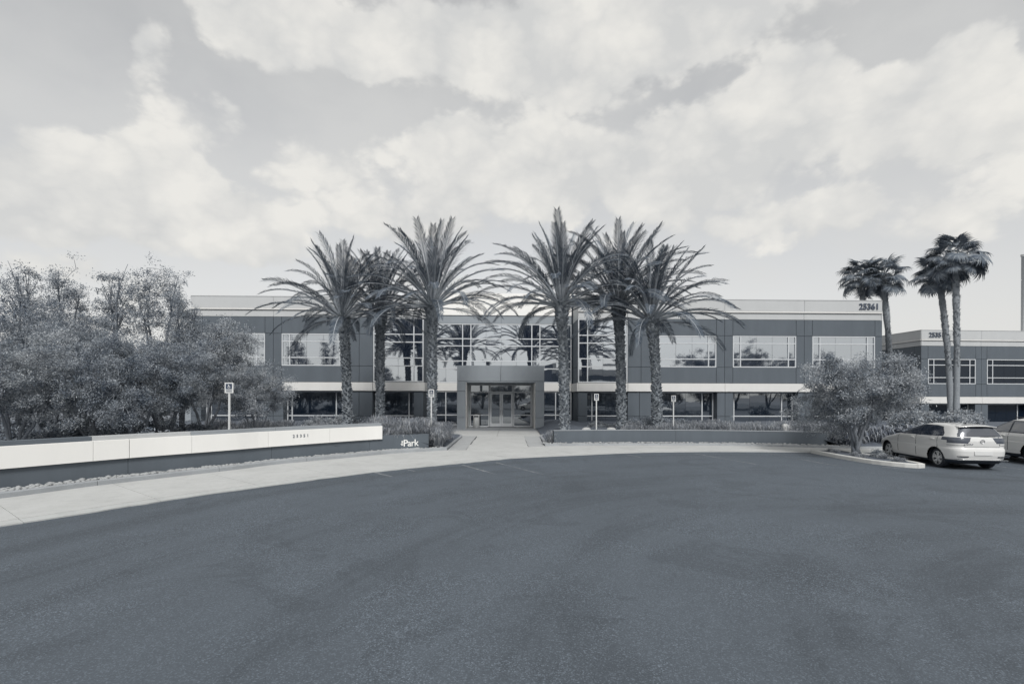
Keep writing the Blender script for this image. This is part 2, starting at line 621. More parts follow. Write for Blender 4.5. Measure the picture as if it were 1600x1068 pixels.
# ------------------------------------------------------------------ ground, lot, pavements
def catmull(P, n=12):
    P = [Vector((*p, 0)) for p in P]
    out = []
    for i in range(len(P) - 1):
        p0, p1, p2, p3 = P[max(i - 1, 0)], P[i], P[i + 1], P[min(i + 2, len(P) - 1)]
        for k in range(n):
            t = k / n
            out.append(.5 * ((2 * p1) + (p2 - p0) * t + (2 * p0 - 5 * p1 + 4 * p2 - p3) * t * t + (3 * p1 - p0 - 3 * p2 + p3) * t ** 3))
    out.append(P[-1])
    return out


class Curve2:
    def __init__(self, P, n=12):
        self.p = catmull(P, n)
        self.s = [0]
        for a, b in zip(self.p, self.p[1:]): self.s.append(self.s[-1] + (b - a).length)
        self.len = self.s[-1]

    def at(self, s):
        s = max(0, min(self.len, s))
        for i in range(len(self.s) - 1):
            if s <= self.s[i + 1] + 1e-9:
                t = (s - self.s[i]) / max(1e-9, self.s[i + 1] - self.s[i])
                return self.p[i].lerp(self.p[i + 1], t)
        return self.p[-1].copy()

    def tan(self, s):
        return (self.at(s + .05) - self.at(s - .05)).normalized()

    def nor(self, s):          # to the right of travel: towards the lot
        t = self.tan(s)
        return Vector((t.y, -t.x, 0))

    def s_at_px(self, px):
        best = min(range(600), key=lambda i: abs(800 + FPX * self.at(self.len * i / 599).x / self.at(self.len * i / 599).y - px))
        return self.len * best / 599

    def x_at_y(self, y):
        q = min(self.p, key=lambda p: abs(p.y - y))
        return q.x

    def y_at_x(self, x):
        q = min(self.p, key=lambda p: abs(p.x - x))
        return q.y


def sweep(mb, cv, s0, s1, o0, o1, z0, z1, step=.5, bev=0.0):
    """closed bar along a curve: offsets o0 (back) .. o1 (front), heights z0 .. z1"""
    n = max(2, int(abs(s1 - s0) / step) + 1)
    vs, fs = [], []
    if bev:
        prof = [(o0, z0), (o0, z1 - bev), (o0 + bev, z1), (o1 - bev, z1), (o1, z1 - bev), (o1, z0)]
    else:
        prof = [(o0, z0), (o0, z1), (o1, z1), (o1, z0)]
    m = len(prof)
    for i in range(n + 1):
        s = s0 + (s1 - s0) * i / n
        p, nn = cv.at(s), cv.nor(s)
        for (o, z) in prof: vs.append((p.x + nn.x * o, p.y + nn.y * o, z))
    for i in range(n):
        for k in range(m):
            k2 = (k + 1) % m
            fs.append((i * m + k, i * m + k2, (i + 1) * m + k2, (i + 1) * m + k))
    fs.append(tuple(range(m))[::-1])
    fs.append(tuple(n * m + k for k in range(m)))
    mb.add(vs, fs)


mb = MB()
mb.add([(-900, -900, -.06), (900, -900, -.06), (900, 900, -.06), (-900, 900, -.06)], [(0, 1, 2, 3)])
tag(mb.build('ground', MT['ground']), kind='structure')
mb = MB()
mb.add([(-90, -90, 0), (90, -90, 0), (90, 25.2, 0), (-90, 25.2, 0)], [(0, 1, 2, 3)])
lot = tag(mb.build('parking_lot', MT['asphalt']), kind='structure')

EDGE_L = Curve2([(-13.0, 3.6), (-11.3, 6.6), (-9.6, 9.42), (-9.03, 10.3), (-7.28, 13.0), (-4.39, 16.4), (-1.44, 18.9), (0, 20.1)])
EDGE_R = Curve2([(0, 20.1), (2.70, 21.2), (5.69, 22.3), (8.68, 22.7), (11.6, 22.72), (13.4, 22.6), (18, 22.6), (40, 22.6)])
INN_L = Curve2([(-16.2, 5.6), (-14.1, 8.9), (-12.1, 11.9), (-11.2, 13.7), (-9.25, 16.5), (-8.4, 18.0), (-6.6, 19.9), (-5.1, 21.5), (-2.95, 22.9)])
INN_R = Curve2([(1.65, 25.0), (5, 25.4), (8.5, 25.5), (12, 25.2), (15.5, 24.4), (20, 24.1), (40, 24.1)])
WALL_L = Curve2([(-17.2, 5.6), (-15.0, 8.9), (-12.65, 12.4), (-11.2, 14.7), (-9.5, 16.9), (-8.65, 18.1), (-6.0, 21.1), (-3.76, 22.7)])
WALL_R = Curve2([(2.15, 25.75), (5, 26.15), (8.4, 26.25), (12, 25.9), (15.7, 25.0)])

walk = tag(empty('sidewalk', (0, 0, 0)), kind='structure')


def slab_between(c0, c1, a0, a1, z=.035, name='slab', parent=walk, mat='sidewalk', wob=0.0, seed=0):
    """slab between outer curve c0 and inner curve c1, curve fractions a0..a1"""
    rr = random.Random(seed)
    g0, g1 = .006 / c0.len, .006 / c1.len
    n = 8
    o, i = [], []
    for k in range(n + 1):
        f = a0 + (a1 - a0) * k / n
        s0 = c0.at((f + (g0 if k == 0 else -g0 if k == n else 0)) * c0.len)
        nn = c0.nor(f * c0.len)
        s0 = s0 + nn * rr.uniform(-wob, wob)
        o.append(s0)
        i.append(c1.at((f + (g1 if k == 0 else -g1 if k == n else 0)) * c1.len))
    ring = o + i[::-1]
    m = MB()
    top = [(p.x, p.y, z) for p in ring]
    bot = [(p.x, p.y, z - .12) for p in ring]
    k = len(ring)
    m.add(top + bot, [tuple(range(k))] + [(a, a + k, (a + 1) % k + k, (a + 1) % k) for a in range(k)])
    return m.build(name, MT[mat], parent)


def inset(cv, w):
    n = 24
    return Curve2([tuple((cv.at(cv.len * i / n) - cv.nor(cv.len * i / n) * w).xy) for i in range(n + 1)], 4)


NL = 9
GUT_L = inset(EDGE_L, .42)
for i in range(NL):
    slab_between(EDGE_L, GUT_L, i / NL, (i + 1) / NL, .024, 'gutter_slab', walk, 'gutter', wob=.035, seed=i)
    slab_between(GUT_L, INN_L, i / NL, (i + 1) / NL, seed=i)
FRONT = Curve2([(-2.95, 22.9), (-2.0, 23.05), (.2, 24.2), (1.65, 25.0)])
EC = Curve2([(0, 20.1), (1.35, 20.68), (2.70, 21.2)])
slab_between(EC, FRONT, 0, 1, seed=77)
NR = 11
ER2 = Curve2([(2.70, 21.2), (5.69, 22.3), (8.68, 22.7), (11.6, 22.72), (13.4, 22.6), (18, 22.6), (40, 22.6)])
GUT_R = inset(ER2, .42)
for i in range(NR):
    slab_between(ER2, GUT_R, i / NR, (i + 1) / NR, .024, 'gutter_slab', walk, 'gutter', wob=.015, seed=100 + i)
    slab_between(GUT_R, INN_R, i / NR, (i + 1) / NR, seed=100 + i)


def poly_slab(P, z, name, parent, mat, th=.12):
    m = MB()
    k = len(P)
    m.add([(x, y, z) for x, y in P] + [(x, y, z - th) for x, y in P], [tuple(range(k))] + [(a, a + k, (a + 1) % k + k, (a + 1) % k) for a in range(k)])
    return m.build(name, MT[mat], parent)


path = tag(empty('entrance_walkway', (-.7, 31, 0)), kind='structure')
PO = Vector((.7, -31))


def pslab(P, z, mat, name='slab'):
    poly_slab([(x + .7, y - 31) for x, y in P], z, name, path, mat)


ys = [23.06, 25.7, 28.45, 31.2]
for a, b in zip(ys, ys[1:]):
    ya = 24.28 if a < 23.5 else a
    pslab([(-2.08, a + .012), (.80, (24.52 if a < 23.5 else a) + .012), (.74, b - .012), (-2.14, b - .012)], .04, 'sidewalk')
pslab([(-2.93, 23.0), (-2.10, 23.08), (-2.16, 27.0), (-2.95, 27.0)], .045, 'paver', 'paver')
pslab([(-2.95, 27.02), (-2.16, 27.02), (-2.18, 31.18), (-3.1, 31.18)], .045, 'paver', 'paver')
pslab([(.82, 24.6), (1.62, 25.06), (1.62, 28.0), (.78, 28.0)], .045, 'paver', 'paver')
pslab([(.78, 28.02), (1.62, 28.02), (1.75, 31.18), (.75, 31.18)], .045, 'paver', 'paver')
for (a, b) in ((31.22, 33.6), (33.62, 36.0), (36.02, 44.2)):
    pslab([(-4.6, a), (-.94, a), (-.94, b), (-4.6, b)], .042, 'sidewalk' if b < 36.5 else 'kerb')
    pslab([(-.92, a), (3.0, a), (3.0, b), (-.92, b)], .042, 'sidewalk' if b < 36.5 else 'kerb')

kerb = tag(empty('kerb', (0, 0, 0)), kind='structure')


def kerb_run(cv, s0, s1, o0, o1, z1, mat='kerb', pitch=3.0, parent=kerb):
    n = max(1, round((s1 - s0) / pitch))
    for i in range(n):
        m = MB()
        sweep(m, cv, s0 + (s1 - s0) * i / n + .006, s0 + (s1 - s0) * (i + 1) / n - .006, o0, o1, -.05, z1, .4, .02)
        m.build('kerb_section', MT[mat], parent)


kerb_run(INN_L, 0, INN_L.len, -.17, .0, .17)
kerb_run(INN_R, 0, INN_R.len, -.17, .0, .12)
KP = Curve2([(-2.97, 22.95), (-2.99, 27.0), (-3.12, 31.2), (-4.55, 33.2), (-4.62, 37.6)])
kerb_run(KP, .1, KP.len, -.15, .0, .14, pitch=2.6)
KP2 = Curve2([(3.02, 37.6), (2.95, 33.2), (1.80, 31.2), (1.67, 28.0), (1.67, 25.1)])
kerb_run(KP2, 0, KP2.len - .1, -.15, .0, .14, pitch=2.6)

# planting beds (soil)
m = MB()
rows = [5 + i * .6 for i in range(62)]
offs = [0, .25, .6, 1.0, 1.5, 2.5, 5, 10, 20, 60]
vs = []
for y in rows:
    if y < 22.7:
        xb, st = WALL_L.x_at_y(y) - .1, .5
    else:
        xb = KP.x_at_y(y) - .12 if y < 37.5 else -4.75
        st = .1
    for o in offs:
        x = xb - o
        k = min(1, max(0, o / 1.5))
        z = st + (.5 - st) * k * k * (3 - 2 * k) + .05 * math.sin(x * 1.7 + y) * min(1, o)
        if y > 41.2: z = min(z, .4)
        vs.append((x, y, z))
n = len(offs)
m.add(vs, [(r * n + c, r * n + c + 1, (r + 1) * n + c + 1, (r + 1) * n + c) for r in range(len(rows) - 1) for c in range(n - 1)])
tag(m.build('planting_bed', MT['soil'], smooth=True), kind='structure')
m = MB()
cols = [1.83, 2.1, 2.5, 3.0, 3.6] + [4.2 + i * .7 for i in range(40)] + [36, 45, 60]
offs = [0, .3, .7, 1.2, 2, 3, 5, 8, 12, 18]
vs = []
for x in cols:
    yf = WALL_R.y_at_x(x) + .12 if x < 15.7 else 24.3
    for o in offs:
        y = yf + o
        k = min(1, max(0, (x - 1.8) / 1.3)) if x < 4 else 1
        if x > 15.7: k = min(1, o / 2.2)
        z = .1 + .38 * k * k * (3 - 2 * k) + .04 * math.sin(x * 1.9 + y * 1.3) * k
        vs.append((x, y, z))
n = len(offs)
m.add(vs, [(r * n + c, (r + 1) * n + c, (r + 1) * n + c + 1, r * n + c + 1) for r in range(len(cols) - 1) for c in range(n - 1)])
tag(m.build('planting_bed', MT['soil'], smooth=True), kind='structure')

# parking island
IS = [(13.35, 22.45), (13.28, 20.5), (13.40, 19.0), (13.68, 18.2), (14.10, 17.68), (14.45, 17.62), (14.68, 18.0), (14.75, 19.2), (14.78, 22.45)]
isl = tag(empty('parking_island', (14, 20, 0)), kind='structure')
IC = Curve2([(x - 14, y - 20) for x, y in IS])
kerb_run(IC, 0, IC.len, -.18, 0, .15, 'kerb_white', 2.4, isl)
P = [IC.at(IC.len * i / 30) for i in range(31)]
P = [(p.x * .9, p.y * .95 + .03) for p in P]
poly_slab(P, .125, 'soil', isl, 'soil', .1)

# worn stall lines


def stripe(a, b, w=.10):
    a, b = Vector(a), Vector(b)
    d = (b - a).normalized()
    q = Vector((-d.y, d.x)) * w / 2
    m = MB()
    m.add([(*(a + q), .004), (*(a - q), .004), (*(b - q), .004), (*(b + q), .004)], [(0, 1, 2, 3)])
    m.build('painted_line', MT['paint'], lot)


for a, b in (((7.9, 22.4), (9.05, 18.5)), ((11.35, 22.3), (11.75, 18.2)), ((17.55, 22.3), (17.6, 17.3)), ((20.7, 22.3), (20.8, 17.2)), ((4.9, 21.7), (5.3, 20.6)),
             ((-4.5, 16.35), (-3.7, 15.5)), ((-3.55, 17.0), (-3.2, 16.6)), ((-1.8, 18.2), (-.5, 16.0)), ((-.6, 18.9), (1.0, 16.0)), ((13.2, 17.9), (13.95, 17.45))):
    stripe(a, b)

# river stones along the wall foot
rr = random.Random(5)
m = MB()


def pebble(m, x, y, z, r):
    a = rr.uniform(0, 6.28)
    sx, sy, sz = r * rr.uniform(.8, 1.4), r * rr.uniform(.7, 1.1), r * rr.uniform(.5, .8)
    vs, fs = [], []
    ca, sa = math.cos(a), math.sin(a)
    for i, (ph, rad) in enumerate(((-.5, .8), (.1, 1.0), (.7, .72))):
        for k in range(6):
            t = k * math.pi / 3 + i * .5
            px, py = sx * rad * math.cos(t) * rr.uniform(.9, 1.1), sy * rad * math.sin(t) * rr.uniform(.9, 1.1)
            vs.append((x + px * ca - py * sa, y + px * sa + py * ca, z + sz * ph))
    vs.append((x, y, z + sz))
    for i in range(2):
        for k in range(6): fs.append((i * 6 + k, i * 6 + (k + 1) % 6, i * 6 + 6 + (k + 1) % 6, i * 6 + 6 + k))
    for k in range(6): fs.append((12 + k, 12 + (k + 1) % 6, 18))
    m.add(vs, fs)


for i in range(1500):
    s = INN_L.len * rr.uniform(.18, 1)
    p, nn = INN_L.at(s), INN_L.nor(s)
    dmax = min(((p - q).length for q in WALL_L.p)) - .02
    if s > INN_L.len - 1.2: dmax = .9
    o = rr.uniform(.20, max(.26, dmax))
    q = p - nn * o
    pebble(m, q.x, q.y, .12 + rr.uniform(0, .05), rr.uniform(.03, .085))
for i in range(800):
    s = INN_R.len * rr.uniform(0, .40)
    p, nn = INN_R.at(s), INN_R.nor(s)
    dmax = min(((p - q).length for q in WALL_R.p)) - .02
    q = p - nn * rr.uniform(.2, max(.26, dmax))
    pebble(m, q.x, q.y, .09 + rr.uniform(0, .04), rr.uniform(.03, .07))
tag(m.build('river_stones', MT['stone'], smooth=True), 'pale river stones strewn along the foot of the low walls', 'stones', kind='stuff')
mb = MB()
for cv, ref in ((INN_L, WALL_L), (INN_R, WALL_R)):
    end = cv.len if cv is INN_L else cv.len * .42
    n = 40
    vs = []
    for i in range(n + 1):
        s = end * i / n
        p, nn = cv.at(s), cv.nor(s)
        d = min((p - q).length for q in ref.p) + .05
        vs += [(p.x - nn.x * .1, p.y - nn.y * .1, .09), (p.x - nn.x * max(d, .3), p.y - nn.y * max(d, .3), .09)]
    mb.add(vs, [(2 * i, 2 * i + 2, 2 * i + 3, 2 * i + 1) for i in range(n)])
tag(mb.build('verge', MT['kerb']), kind='structure')

# ------------------------------------------------------------------ lettering


def text_mesh(s, size, depth, name, mat, parent, loc, rot, spacing=1.0, bold=0.0, align='CENTER'):
    cu = bpy.data.curves.new('tmp', 'FONT')
    cu.body = s
    cu.size = size
    cu.extrude = depth / 2
    cu.space_character = spacing
    cu.offset = bold
    cu.align_x = align
    cu.resolution_u = 3
    to = bpy.data.objects.new('tmp', cu)
    COL.objects.link(to)
    bpy.context.view_layer.update()
    me = bpy.data.meshes.new_from_object(to.evaluated_get(bpy.context.evaluated_depsgraph_get()))
    bpy.data.objects.remove(to)
    bpy.data.curves.remove(cu)
    me.name = name
    me.materials.clear()
    me.materials.append(mat)
    return link(name, me, parent, loc, rot)


# ------------------------------------------------------------------ low walls
wall = tag(empty('sign_wall', (-8.65, 18.1, 0)), 'long curved slate grey retaining wall with white number panel, left of the walkway', 'wall')
WS = Curve2([(p[0] + 8.65, p[1] - 18.1) for p in [(-17.2, 5.6), (-15.0, 8.9), (-12.65, 12.4), (-11.2, 14.7), (-9.5, 16.9), (-8.65, 18.1), (-6.0, 21.1), (-3.76, 22.7)]])


def sp(px):   # arc position on the wall for a photo column
    return min((WS.len * i / 800 for i in range(801)), key=lambda s: abs(800 + FPX * (WS.at(s).x - 8.65) / (WS.at(s).y + 18.1) - px))


def wseg(name, mat, a, b, o0, o1, z0, z1, bev=.008):
    m = MB()
    sweep(m, WS, a, b, o0, o1, z0, z1, .4, bev)
    return m.build(name, MT[mat], wall)


b = [0, sp(-420), sp(200), sp(425), sp(577)]
for a, c in zip(b, b[1:]):
    wseg('wall_section', 'dark', a + .005, c - .005, -.30, 0, .0, .79)
wseg('wall_section', 'dark', b[-1] + .005, WS.len, -.30, 0, .0, .79)
e = sp(596)
b = [0, sp(-60), sp(144)]
for a, c in zip(b, b[1:]): wseg('wall_cap', 'dark', a, c - .004, -.30, -.004, .792, 1.335)
for a, c, mt in ((sp(144), sp(298), 'cap_light'), (sp(298), sp(431), 'cap_mid'), (sp(431), e, 'cap_mid')):
    wseg('wall_cap', mt, a + .004, c - .004, -.30, -.004, .792, 1.335)
b = [0, sp(-150), sp(143), sp(200), sp(298), sp(418), sp(514), e]
for a, c in zip(b, b[1:]):
    wseg('white_panel', 'signwall_white', a + (.012 if abs(a - sp(200)) < .01 else .004), c - .004, .003, .09, .66, 1.215, .006)


def on_wall(px, off):
    s = sp(px)
    p, nn, t = WS.at(s), WS.nor(s), WS.tan(s)
    return p + nn * off, math.atan2(t.y, t.x)


p, a = on_wall(468.5, .097)
text_mesh('25351', .155, .012, 'address_number', MT['number'], wall, (p.x, p.y, .94), (R(90), 0, a), 1.75, .001)
p, a = on_wall(642.5, .01)
text_mesh('Park', .42, .012, 'lettering', MT['number_white'], wall, (p.x, p.y, .285), (R(90), 0, a), .92, .003)
p, a = on_wall(629.8, .01)
text_mesh('the', .17, .012, 'lettering', MT['number_white'], wall, (p.x, p.y, .43), Euler((R(90), R(-90), a), 'XYZ'), .95, .003)

low = tag(empty('planter_wall', (8.4, 26.25, 0)), 'low curved slate grey planter wall right of the walkway', 'wall')
WR = Curve2([(x - 8.4, y - 26.25) for x, y in [(2.15, 25.75), (5, 26.15), (8.4, 26.25), (12, 25.9), (15.7, 25.0)]])
n = 3
for i, (a, c) in enumerate(((0, .47), (.47, 1.0))):
    m = MB()
    sweep(m, WR, WR.len * a + .005, WR.len * c - .005, -.28, 0, 0, .73, .4, .012)
    m.build('wall_section', MT['dark'], low)
m = MB()
sweep(m, WR, 0, WR.len, -.29, .012, .731, .765, .4, .006)
m.build('coping', MT['cap_mid'], low)

# ------------------------------------------------------------------ office buildings
rb = random.Random(11)


class Face:
    """maps facade coordinates (x along, d into the building, z up) to the building's local frame"""

    def __init__(self, root, ox=0, oy=0, ang=0, zo=0):
        self.root, self.ox, self.oy, self.c, self.s, self.zo = root, ox, oy, math.cos(ang), math.sin(ang), zo

    def put(self, name, mat, m, parent=None):
        m.v = [(self.ox + x * self.c - y * self.s, self.oy + x * self.s + y * self.c, z + self.zo) for x, y, z in m.v]
        return m.build(name, MT[mat], parent or self.root)

    def panel(self, name, mat, x0, x1, z0, z1, d0=0.0, d1=.14, g=.012, parent=None, b=.012):
        m = MB()
        m.box(x0 + g, x1 - g, d0, d1, z0 + g, z1 - g, b)
        return self.put(name, mat, m, parent)

    def box(self, name, mat, x0, x1, d0, d1, z0, z1, parent=None):
        m = MB()
        m.box(x0, x1, d0, d1, z0, z1)
        return self.put(name, mat, m, parent)

    def window(self, x0, x1, z0, z1, vs, hs, joints=(), d=.05, fw=.085, glass='glass', name='window'):
        """framed window: vs / hs are mullion positions, joints are butt-glazed vertical joints"""
        m = MB()
        m.box(x0, x1, d - .05, d + .08, z1 - fw, z1)
        m.box(x0, x1, d - .05, d + .08, z0, z0 + fw)
        m.box(x0, x0 + fw, d - .05, d + .08, z0 + fw, z1 - fw)
        m.box(x1 - fw, x1, d - .05, d + .08, z0 + fw, z1 - fw)
        w = self.put(name, 'frame', m)
        for v in vs:
            m = MB(); m.box(v - fw / 2, v + fw / 2, d - .045, d + .07, z0 + fw, z1 - fw); self.put('mullion', 'frame', m, w)
        for h in hs:
            m = MB(); m.box(x0 + fw, x1 - fw, d - .04, d + .06, h - fw / 2, h + fw / 2); self.put('mullion', 'frame', m, w)
        xs = sorted([x0 + fw / 2, x1 - fw / 2] + list(vs) + list(joints))
        zs = sorted([z0 + fw / 2, z1 - fw / 2] + list(hs))
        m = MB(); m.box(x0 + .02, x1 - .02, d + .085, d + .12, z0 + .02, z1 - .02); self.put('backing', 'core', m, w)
        for a, b_ in zip(xs, xs[1:]):
            for e_, f_ in zip(zs, zs[1:]):
                m = MB()
                t = [d + .02 + rb.uniform(-.003, .003) * min(1.5, b_ - a) for _ in range(4)]
                t[3] = t[1] + t[2] - t[0]
                A, B, E_, F_ = a + .008, b_ - .008, e_ + .008, f_ - .008
                m.add([(A, t[0], E_), (B, t[1], E_), (B, t[3], F_), (A, t[2], F_), (A, t[0] + .02, E_), (B, t[1] + .02, E_), (B, t[3] + .02, F_), (A, t[2] + .02, F_)],
                      [(0, 1, 2, 3), (7, 6, 5, 4), (0, 4, 5, 1), (1, 5, 6, 2), (2, 6, 7, 3), (3, 7, 4, 0)])
                self.put('pane', glass, m, w)
        return w

    def parapet(self, cuts):
        for a, b_ in zip(cuts, cuts[1:]):
            self.panel('parapet_panel', 'light', a, b_, 8.90, 9.455, .05, .18, .008)
            self.panel('parapet_panel', 'light', a, b_, 9.585, 10.50, -.03, .16, .008)
        self.box('parapet_ledge', 'white', cuts[0], cuts[-1], -.06, .17, 9.458, 9.582)
        self.box('coping', 'cap_light', cuts[0] - .01, cuts[-1] + .01, -.05, .35, 10.50, 10.55)

    def wall_row(self, cuts, z0, z1, mat='dark', name='wall_panel', d0=0.0):
        for a, b_ in zip(cuts, cuts[1:]):
            self.panel(name, mat, a, b_, z0, z1, d0, d0 + .14)

    def wing(self, x0, x1, wins, piers, up='glass', lo='glass_low'):
        """two-storey wing; wins = upper windows (a,b), piers = ground floor piers (a,b)"""
        cuts = [x0]
        for a, b_ in wins:
            if a - cuts[-1] > .9 and cuts[-1] != x0: cuts.append((a + cuts[-1]) / 2)
            if a - cuts[-1] > 1.3 and cuts[-1] == x0: cuts.append(x0 + (a - x0) * .55)
            cuts += [a, b_]
        if x1 - cuts[-1] > 1.3: cuts.append(cuts[-1] + (x1 - cuts[-1]) * .45)
        cuts.append(x1)
        self.wall_row(cuts, 7.55, 8.89)
        self.wall_row(cuts, 3.63, 4.95)
        k = 0
        for a, b_ in zip(cuts, cuts[1:]):
            if not any(abs(a - w[0]) < 1e-6 for w in wins):
                self.panel('wall_panel', 'dark', a, b_, 4.95, 7.55)
        for a, b_ in wins:
            w = b_ - a
            self.window(a, b_, 4.95, 7.55, [a + .64, b_ - .64], [5.62, 6.92], [a + .64 + (w - 1.28) / 3, a + .64 + (w - 1.28) * 2 / 3], glass=up)
        mids = [(wins[i][1] + wins[i + 1][0]) / 2 for i in range(len(wins) - 1)]
        self.parapet([x0] + mids + [x1])
        for a, b_ in zip([x0] + mids, mids + [x1]):
            self.panel('band_panel', 'white', a, b_, 2.935, 3.625, -.10, .2, .006)
        self.box('soffit', 'dark', x0, x1, -.05, .95, 2.90, 2.933)
        for a, b_ in piers:
            c = (a + b_) / 2
            for u, v in ((a, c), (c, b_)):
                self.panel('pier_panel', 'dark', u, v, .90, 2.895, .02, .90)
                self.panel('pier_panel', 'dark', u, v, -1.0, .90, .02, .90)
        ps = sorted(piers)
        for p_, q_ in zip(ps, ps[1:]):
            a, b_ = p_[1], q_[0]
            if b_ - a < .8: continue
            self.window(a, b_, -.2, 2.895, [a + .40, b_ - .95] if b_ - a > 3 else [(a + b_) / 2], [.906], [a + .4 + (b_ - a - 1.35) / 3, a + .4 + (b_ - a - 1.35) * 2 / 3] if b_ - a > 3 else [], d=.78, glass=lo)


PSI = math.atan(.0254)
off = tag(empty('office_building', (0, 41, 0), PSI), 'two storey slate grey office building with white bands behind the date palms', 'office building')
FA = Face(off)
FA.wing(9.5, 30.77, [(11.5, 16.85), (18.23, 23.53), (24.89, 30.18)], [(9.5, 11.45), (16.92, 18.27), (23.69, 25.05), (30.0, 30.77)])
FA.wing(-25.8, -11.28, [(-24.9, -19.93), (-18.6, -13.3)], [(-25.8, -25.0), (-20.1, -18.45), (-13.5, -11.3)])
# glazed corner bays either side of the entrance recess
for (a, b_, vs, p0, p1) in ((-11.26, -7.2, [-10.52, -7.99], -7.99, -7.2), (5.41, 9.48, [6.19, 8.74], 5.41, 6.19)):
    FA.window(a, b_, 3.66, 8.88, vs, [4.97, 5.615, 6.90, 7.535], [(vs[0] + vs[1]) / 2])
    FA.panel('band_panel', 'white', a, b_, 2.935, 3.625, -.10, .2, .006)
    FA.box('soffit', 'dark', a, b_, -.05, .95, 2.90, 2.933)
    FA.parapet([a, b_])
    for z0, z1 in ((-1.0, .9), (.9, 2.895)): FA.panel('pier_panel', 'dark', p0, p1, z0, z1, .02, .9)
    ga, gb = (a, p0) if p0 > a + .1 else (p1, b_)
    FA.window(ga, gb, -.2, 2.895, [ga + .5, gb - .5], [.906], [(ga + gb) / 2], d=.78, glass='glass_low')
# returns into the recess
for xr, sgn in ((-7.2, 1), (5.41, -1)):
    for z0, z1 in ((3.63, 4.95), (4.95, 7.55), (7.55, 8.89)):
        m = MB(); m.box(min(xr, xr - sgn * .12), max(xr, xr - sgn * .12), .16, 3.0, z0 + .012, z1 - .012); FA.put('return_panel', 'dark', m)
    for z0, z1 in ((8.90, 9.455), (9.46, 10.5)):
        m = MB(); m.box(min(xr, xr - sgn * .12), max(xr, xr - sgn * .12), .19, 3.0, z0, z1); FA.put('parapet_panel', 'light', m)
    m = MB(); m.box(min(xr, xr + sgn * .1), max(xr, xr + sgn * .1), -.1, 2.9, 2.935, 3.625); FA.put('band_panel', 'white', m)
    m = MB(); m.box(min(xr, xr - sgn * .12), max(xr, xr - sgn * .12), .92, 3.0, 0, 2.93); FA.put('return_panel', 'dark', m)
# recessed centre
CX = [-5.75, -4.25, -3.53, -.88, 1.8, 2.51, 3.95]
FA.window(-7.08, 5.29, 3.70, 8.85, [-4.25, -3.53, 1.8, 2.51], [4.94, 5.6, 6.91, 7.54], [-5.7, -2.2, -.88, .46, 3.95], d=3.0)
for a, b_ in ((-7.08, -.88), (-.88, 5.29)):
    FA.panel('parapet_panel', 'mid', a, b_, 8.86, 9.56, 2.96, 3.15, .006)
    FA.panel('parapet_panel', 'signwall_white', a, b_, 9.56, 10.56, 2.88, 3.15, .006)
    FA.panel('parapet_panel', 'signwall_white', a, b_, 10.56, 11.50, 2.88, 3.15, .006)
FA.panel('band_panel', 'white', -7.08, -4.27, 2.97, 3.69, 2.85, 3.15, .006)
FA.panel('band_panel', 'white', 2.41, 5.29, 2.97, 3.69, 2.85, 3.15, .006)
FA.window(-7.08, -4.27, 0, 2.96, [-5.7], [.89], d=3.0, glass='glass_low')
FA.window(2.41, 5.29, 0, 2.96, [3.9], [.89], d=3.0, glass='glass_low')
# portico
PD = -2.8
port = FA.box('portico', 'mid', -4.24, 2.38, PD + .14, 2.95, 4.45, 4.84)
for a, b_ in ((-4.25, -.93), (-.93, 2.39)): FA.panel('lintel_panel', 'mid', a, b_, 3.65, 4.865, PD, PD + .5, .01, port)
FA.panel('lintel_panel', 'mid', -3.58, 1.70, 3.56, 3.648, PD + .01, PD + .5, .0, port)
for a, b_ in ((-4.25, -3.58), (1.70, 2.39)):
    for z0, z1 in ((-.1, .90), (.90, 2.90), (2.90, 3.648)): FA.panel('pier_panel', 'mid', a, b_, z0, z1, PD, PD + .5, .008, port)
    FA.box('side_wall', 'mid', a + .02, b_ - .02, PD + .5, 2.95, 0, 3.7, port)
    FA.box('side_wall', 'mid', a + .02 if a < 0 else b_ - .2, a + .2 if a < 0 else b_ - .02, PD + .5, 2.95, 3.7, 4.45, port)
FA.box('reveal_panel', 'signwall_white', -3.575, -3.545, PD + .06, -.1, .05, 3.555, port)
FA.box('reveal_panel', 'signwall_white', 1.665, 1.695, PD + .06, -.1, .05, 3.555, port)
FA.box('soffit', 'mid', -3.54, 1.66, PD + .5, 2.9, 3.50, 3.63, port)
# entrance screen and doors
FA.window(-3.54, -1.83, .045, 3.48, [-3.38], [.99, 2.85], d=.0, glass='glass_low', name='side_light')
FA.window(.10, 1.66, .045, 3.48, [1.55], [.99, 2.85], d=.0, glass='glass_low', name='side_light')
FA.window(-1.82, .09, 2.82, 3.48, [], [], d=.0, glass='glass_low', name='transom')
for a, b_, hx in ((-1.80, -.875, -.96), (-.865, .07, -.78)):
    m = MB()
    m.box(a, a + .13, -.03, .03, .06, 2.80); m.box(b_ - .13, b_, -.03, .03, .06, 2.80)
    m.box(a + .13, b_ - .13, -.03, .03, 2.68, 2.80); m.box(a + .13, b_ - .13, -.03, .03, .06, .33)
    dr = FA.put('door', 'frame', m)
    FA.box('pane', 'glass_low', a + .13, b_ - .13, -.008, .008, .33, 2.68, dr)
    m = MB(); m.tube([(hx, -.03, 1.0), (hx, -.09, 1.02), (hx, -.09, 1.38), (hx, -.03, 1.4)], .015, 8); FA.put('handle', 'trim', m, dr)
FA.box('door_mat', 'trim', -2.0, .35, -.75, -.08, .042, .06)
FA.box('backing', 'core', -3.5, 1.6, .2, .24, 0, 3.5)
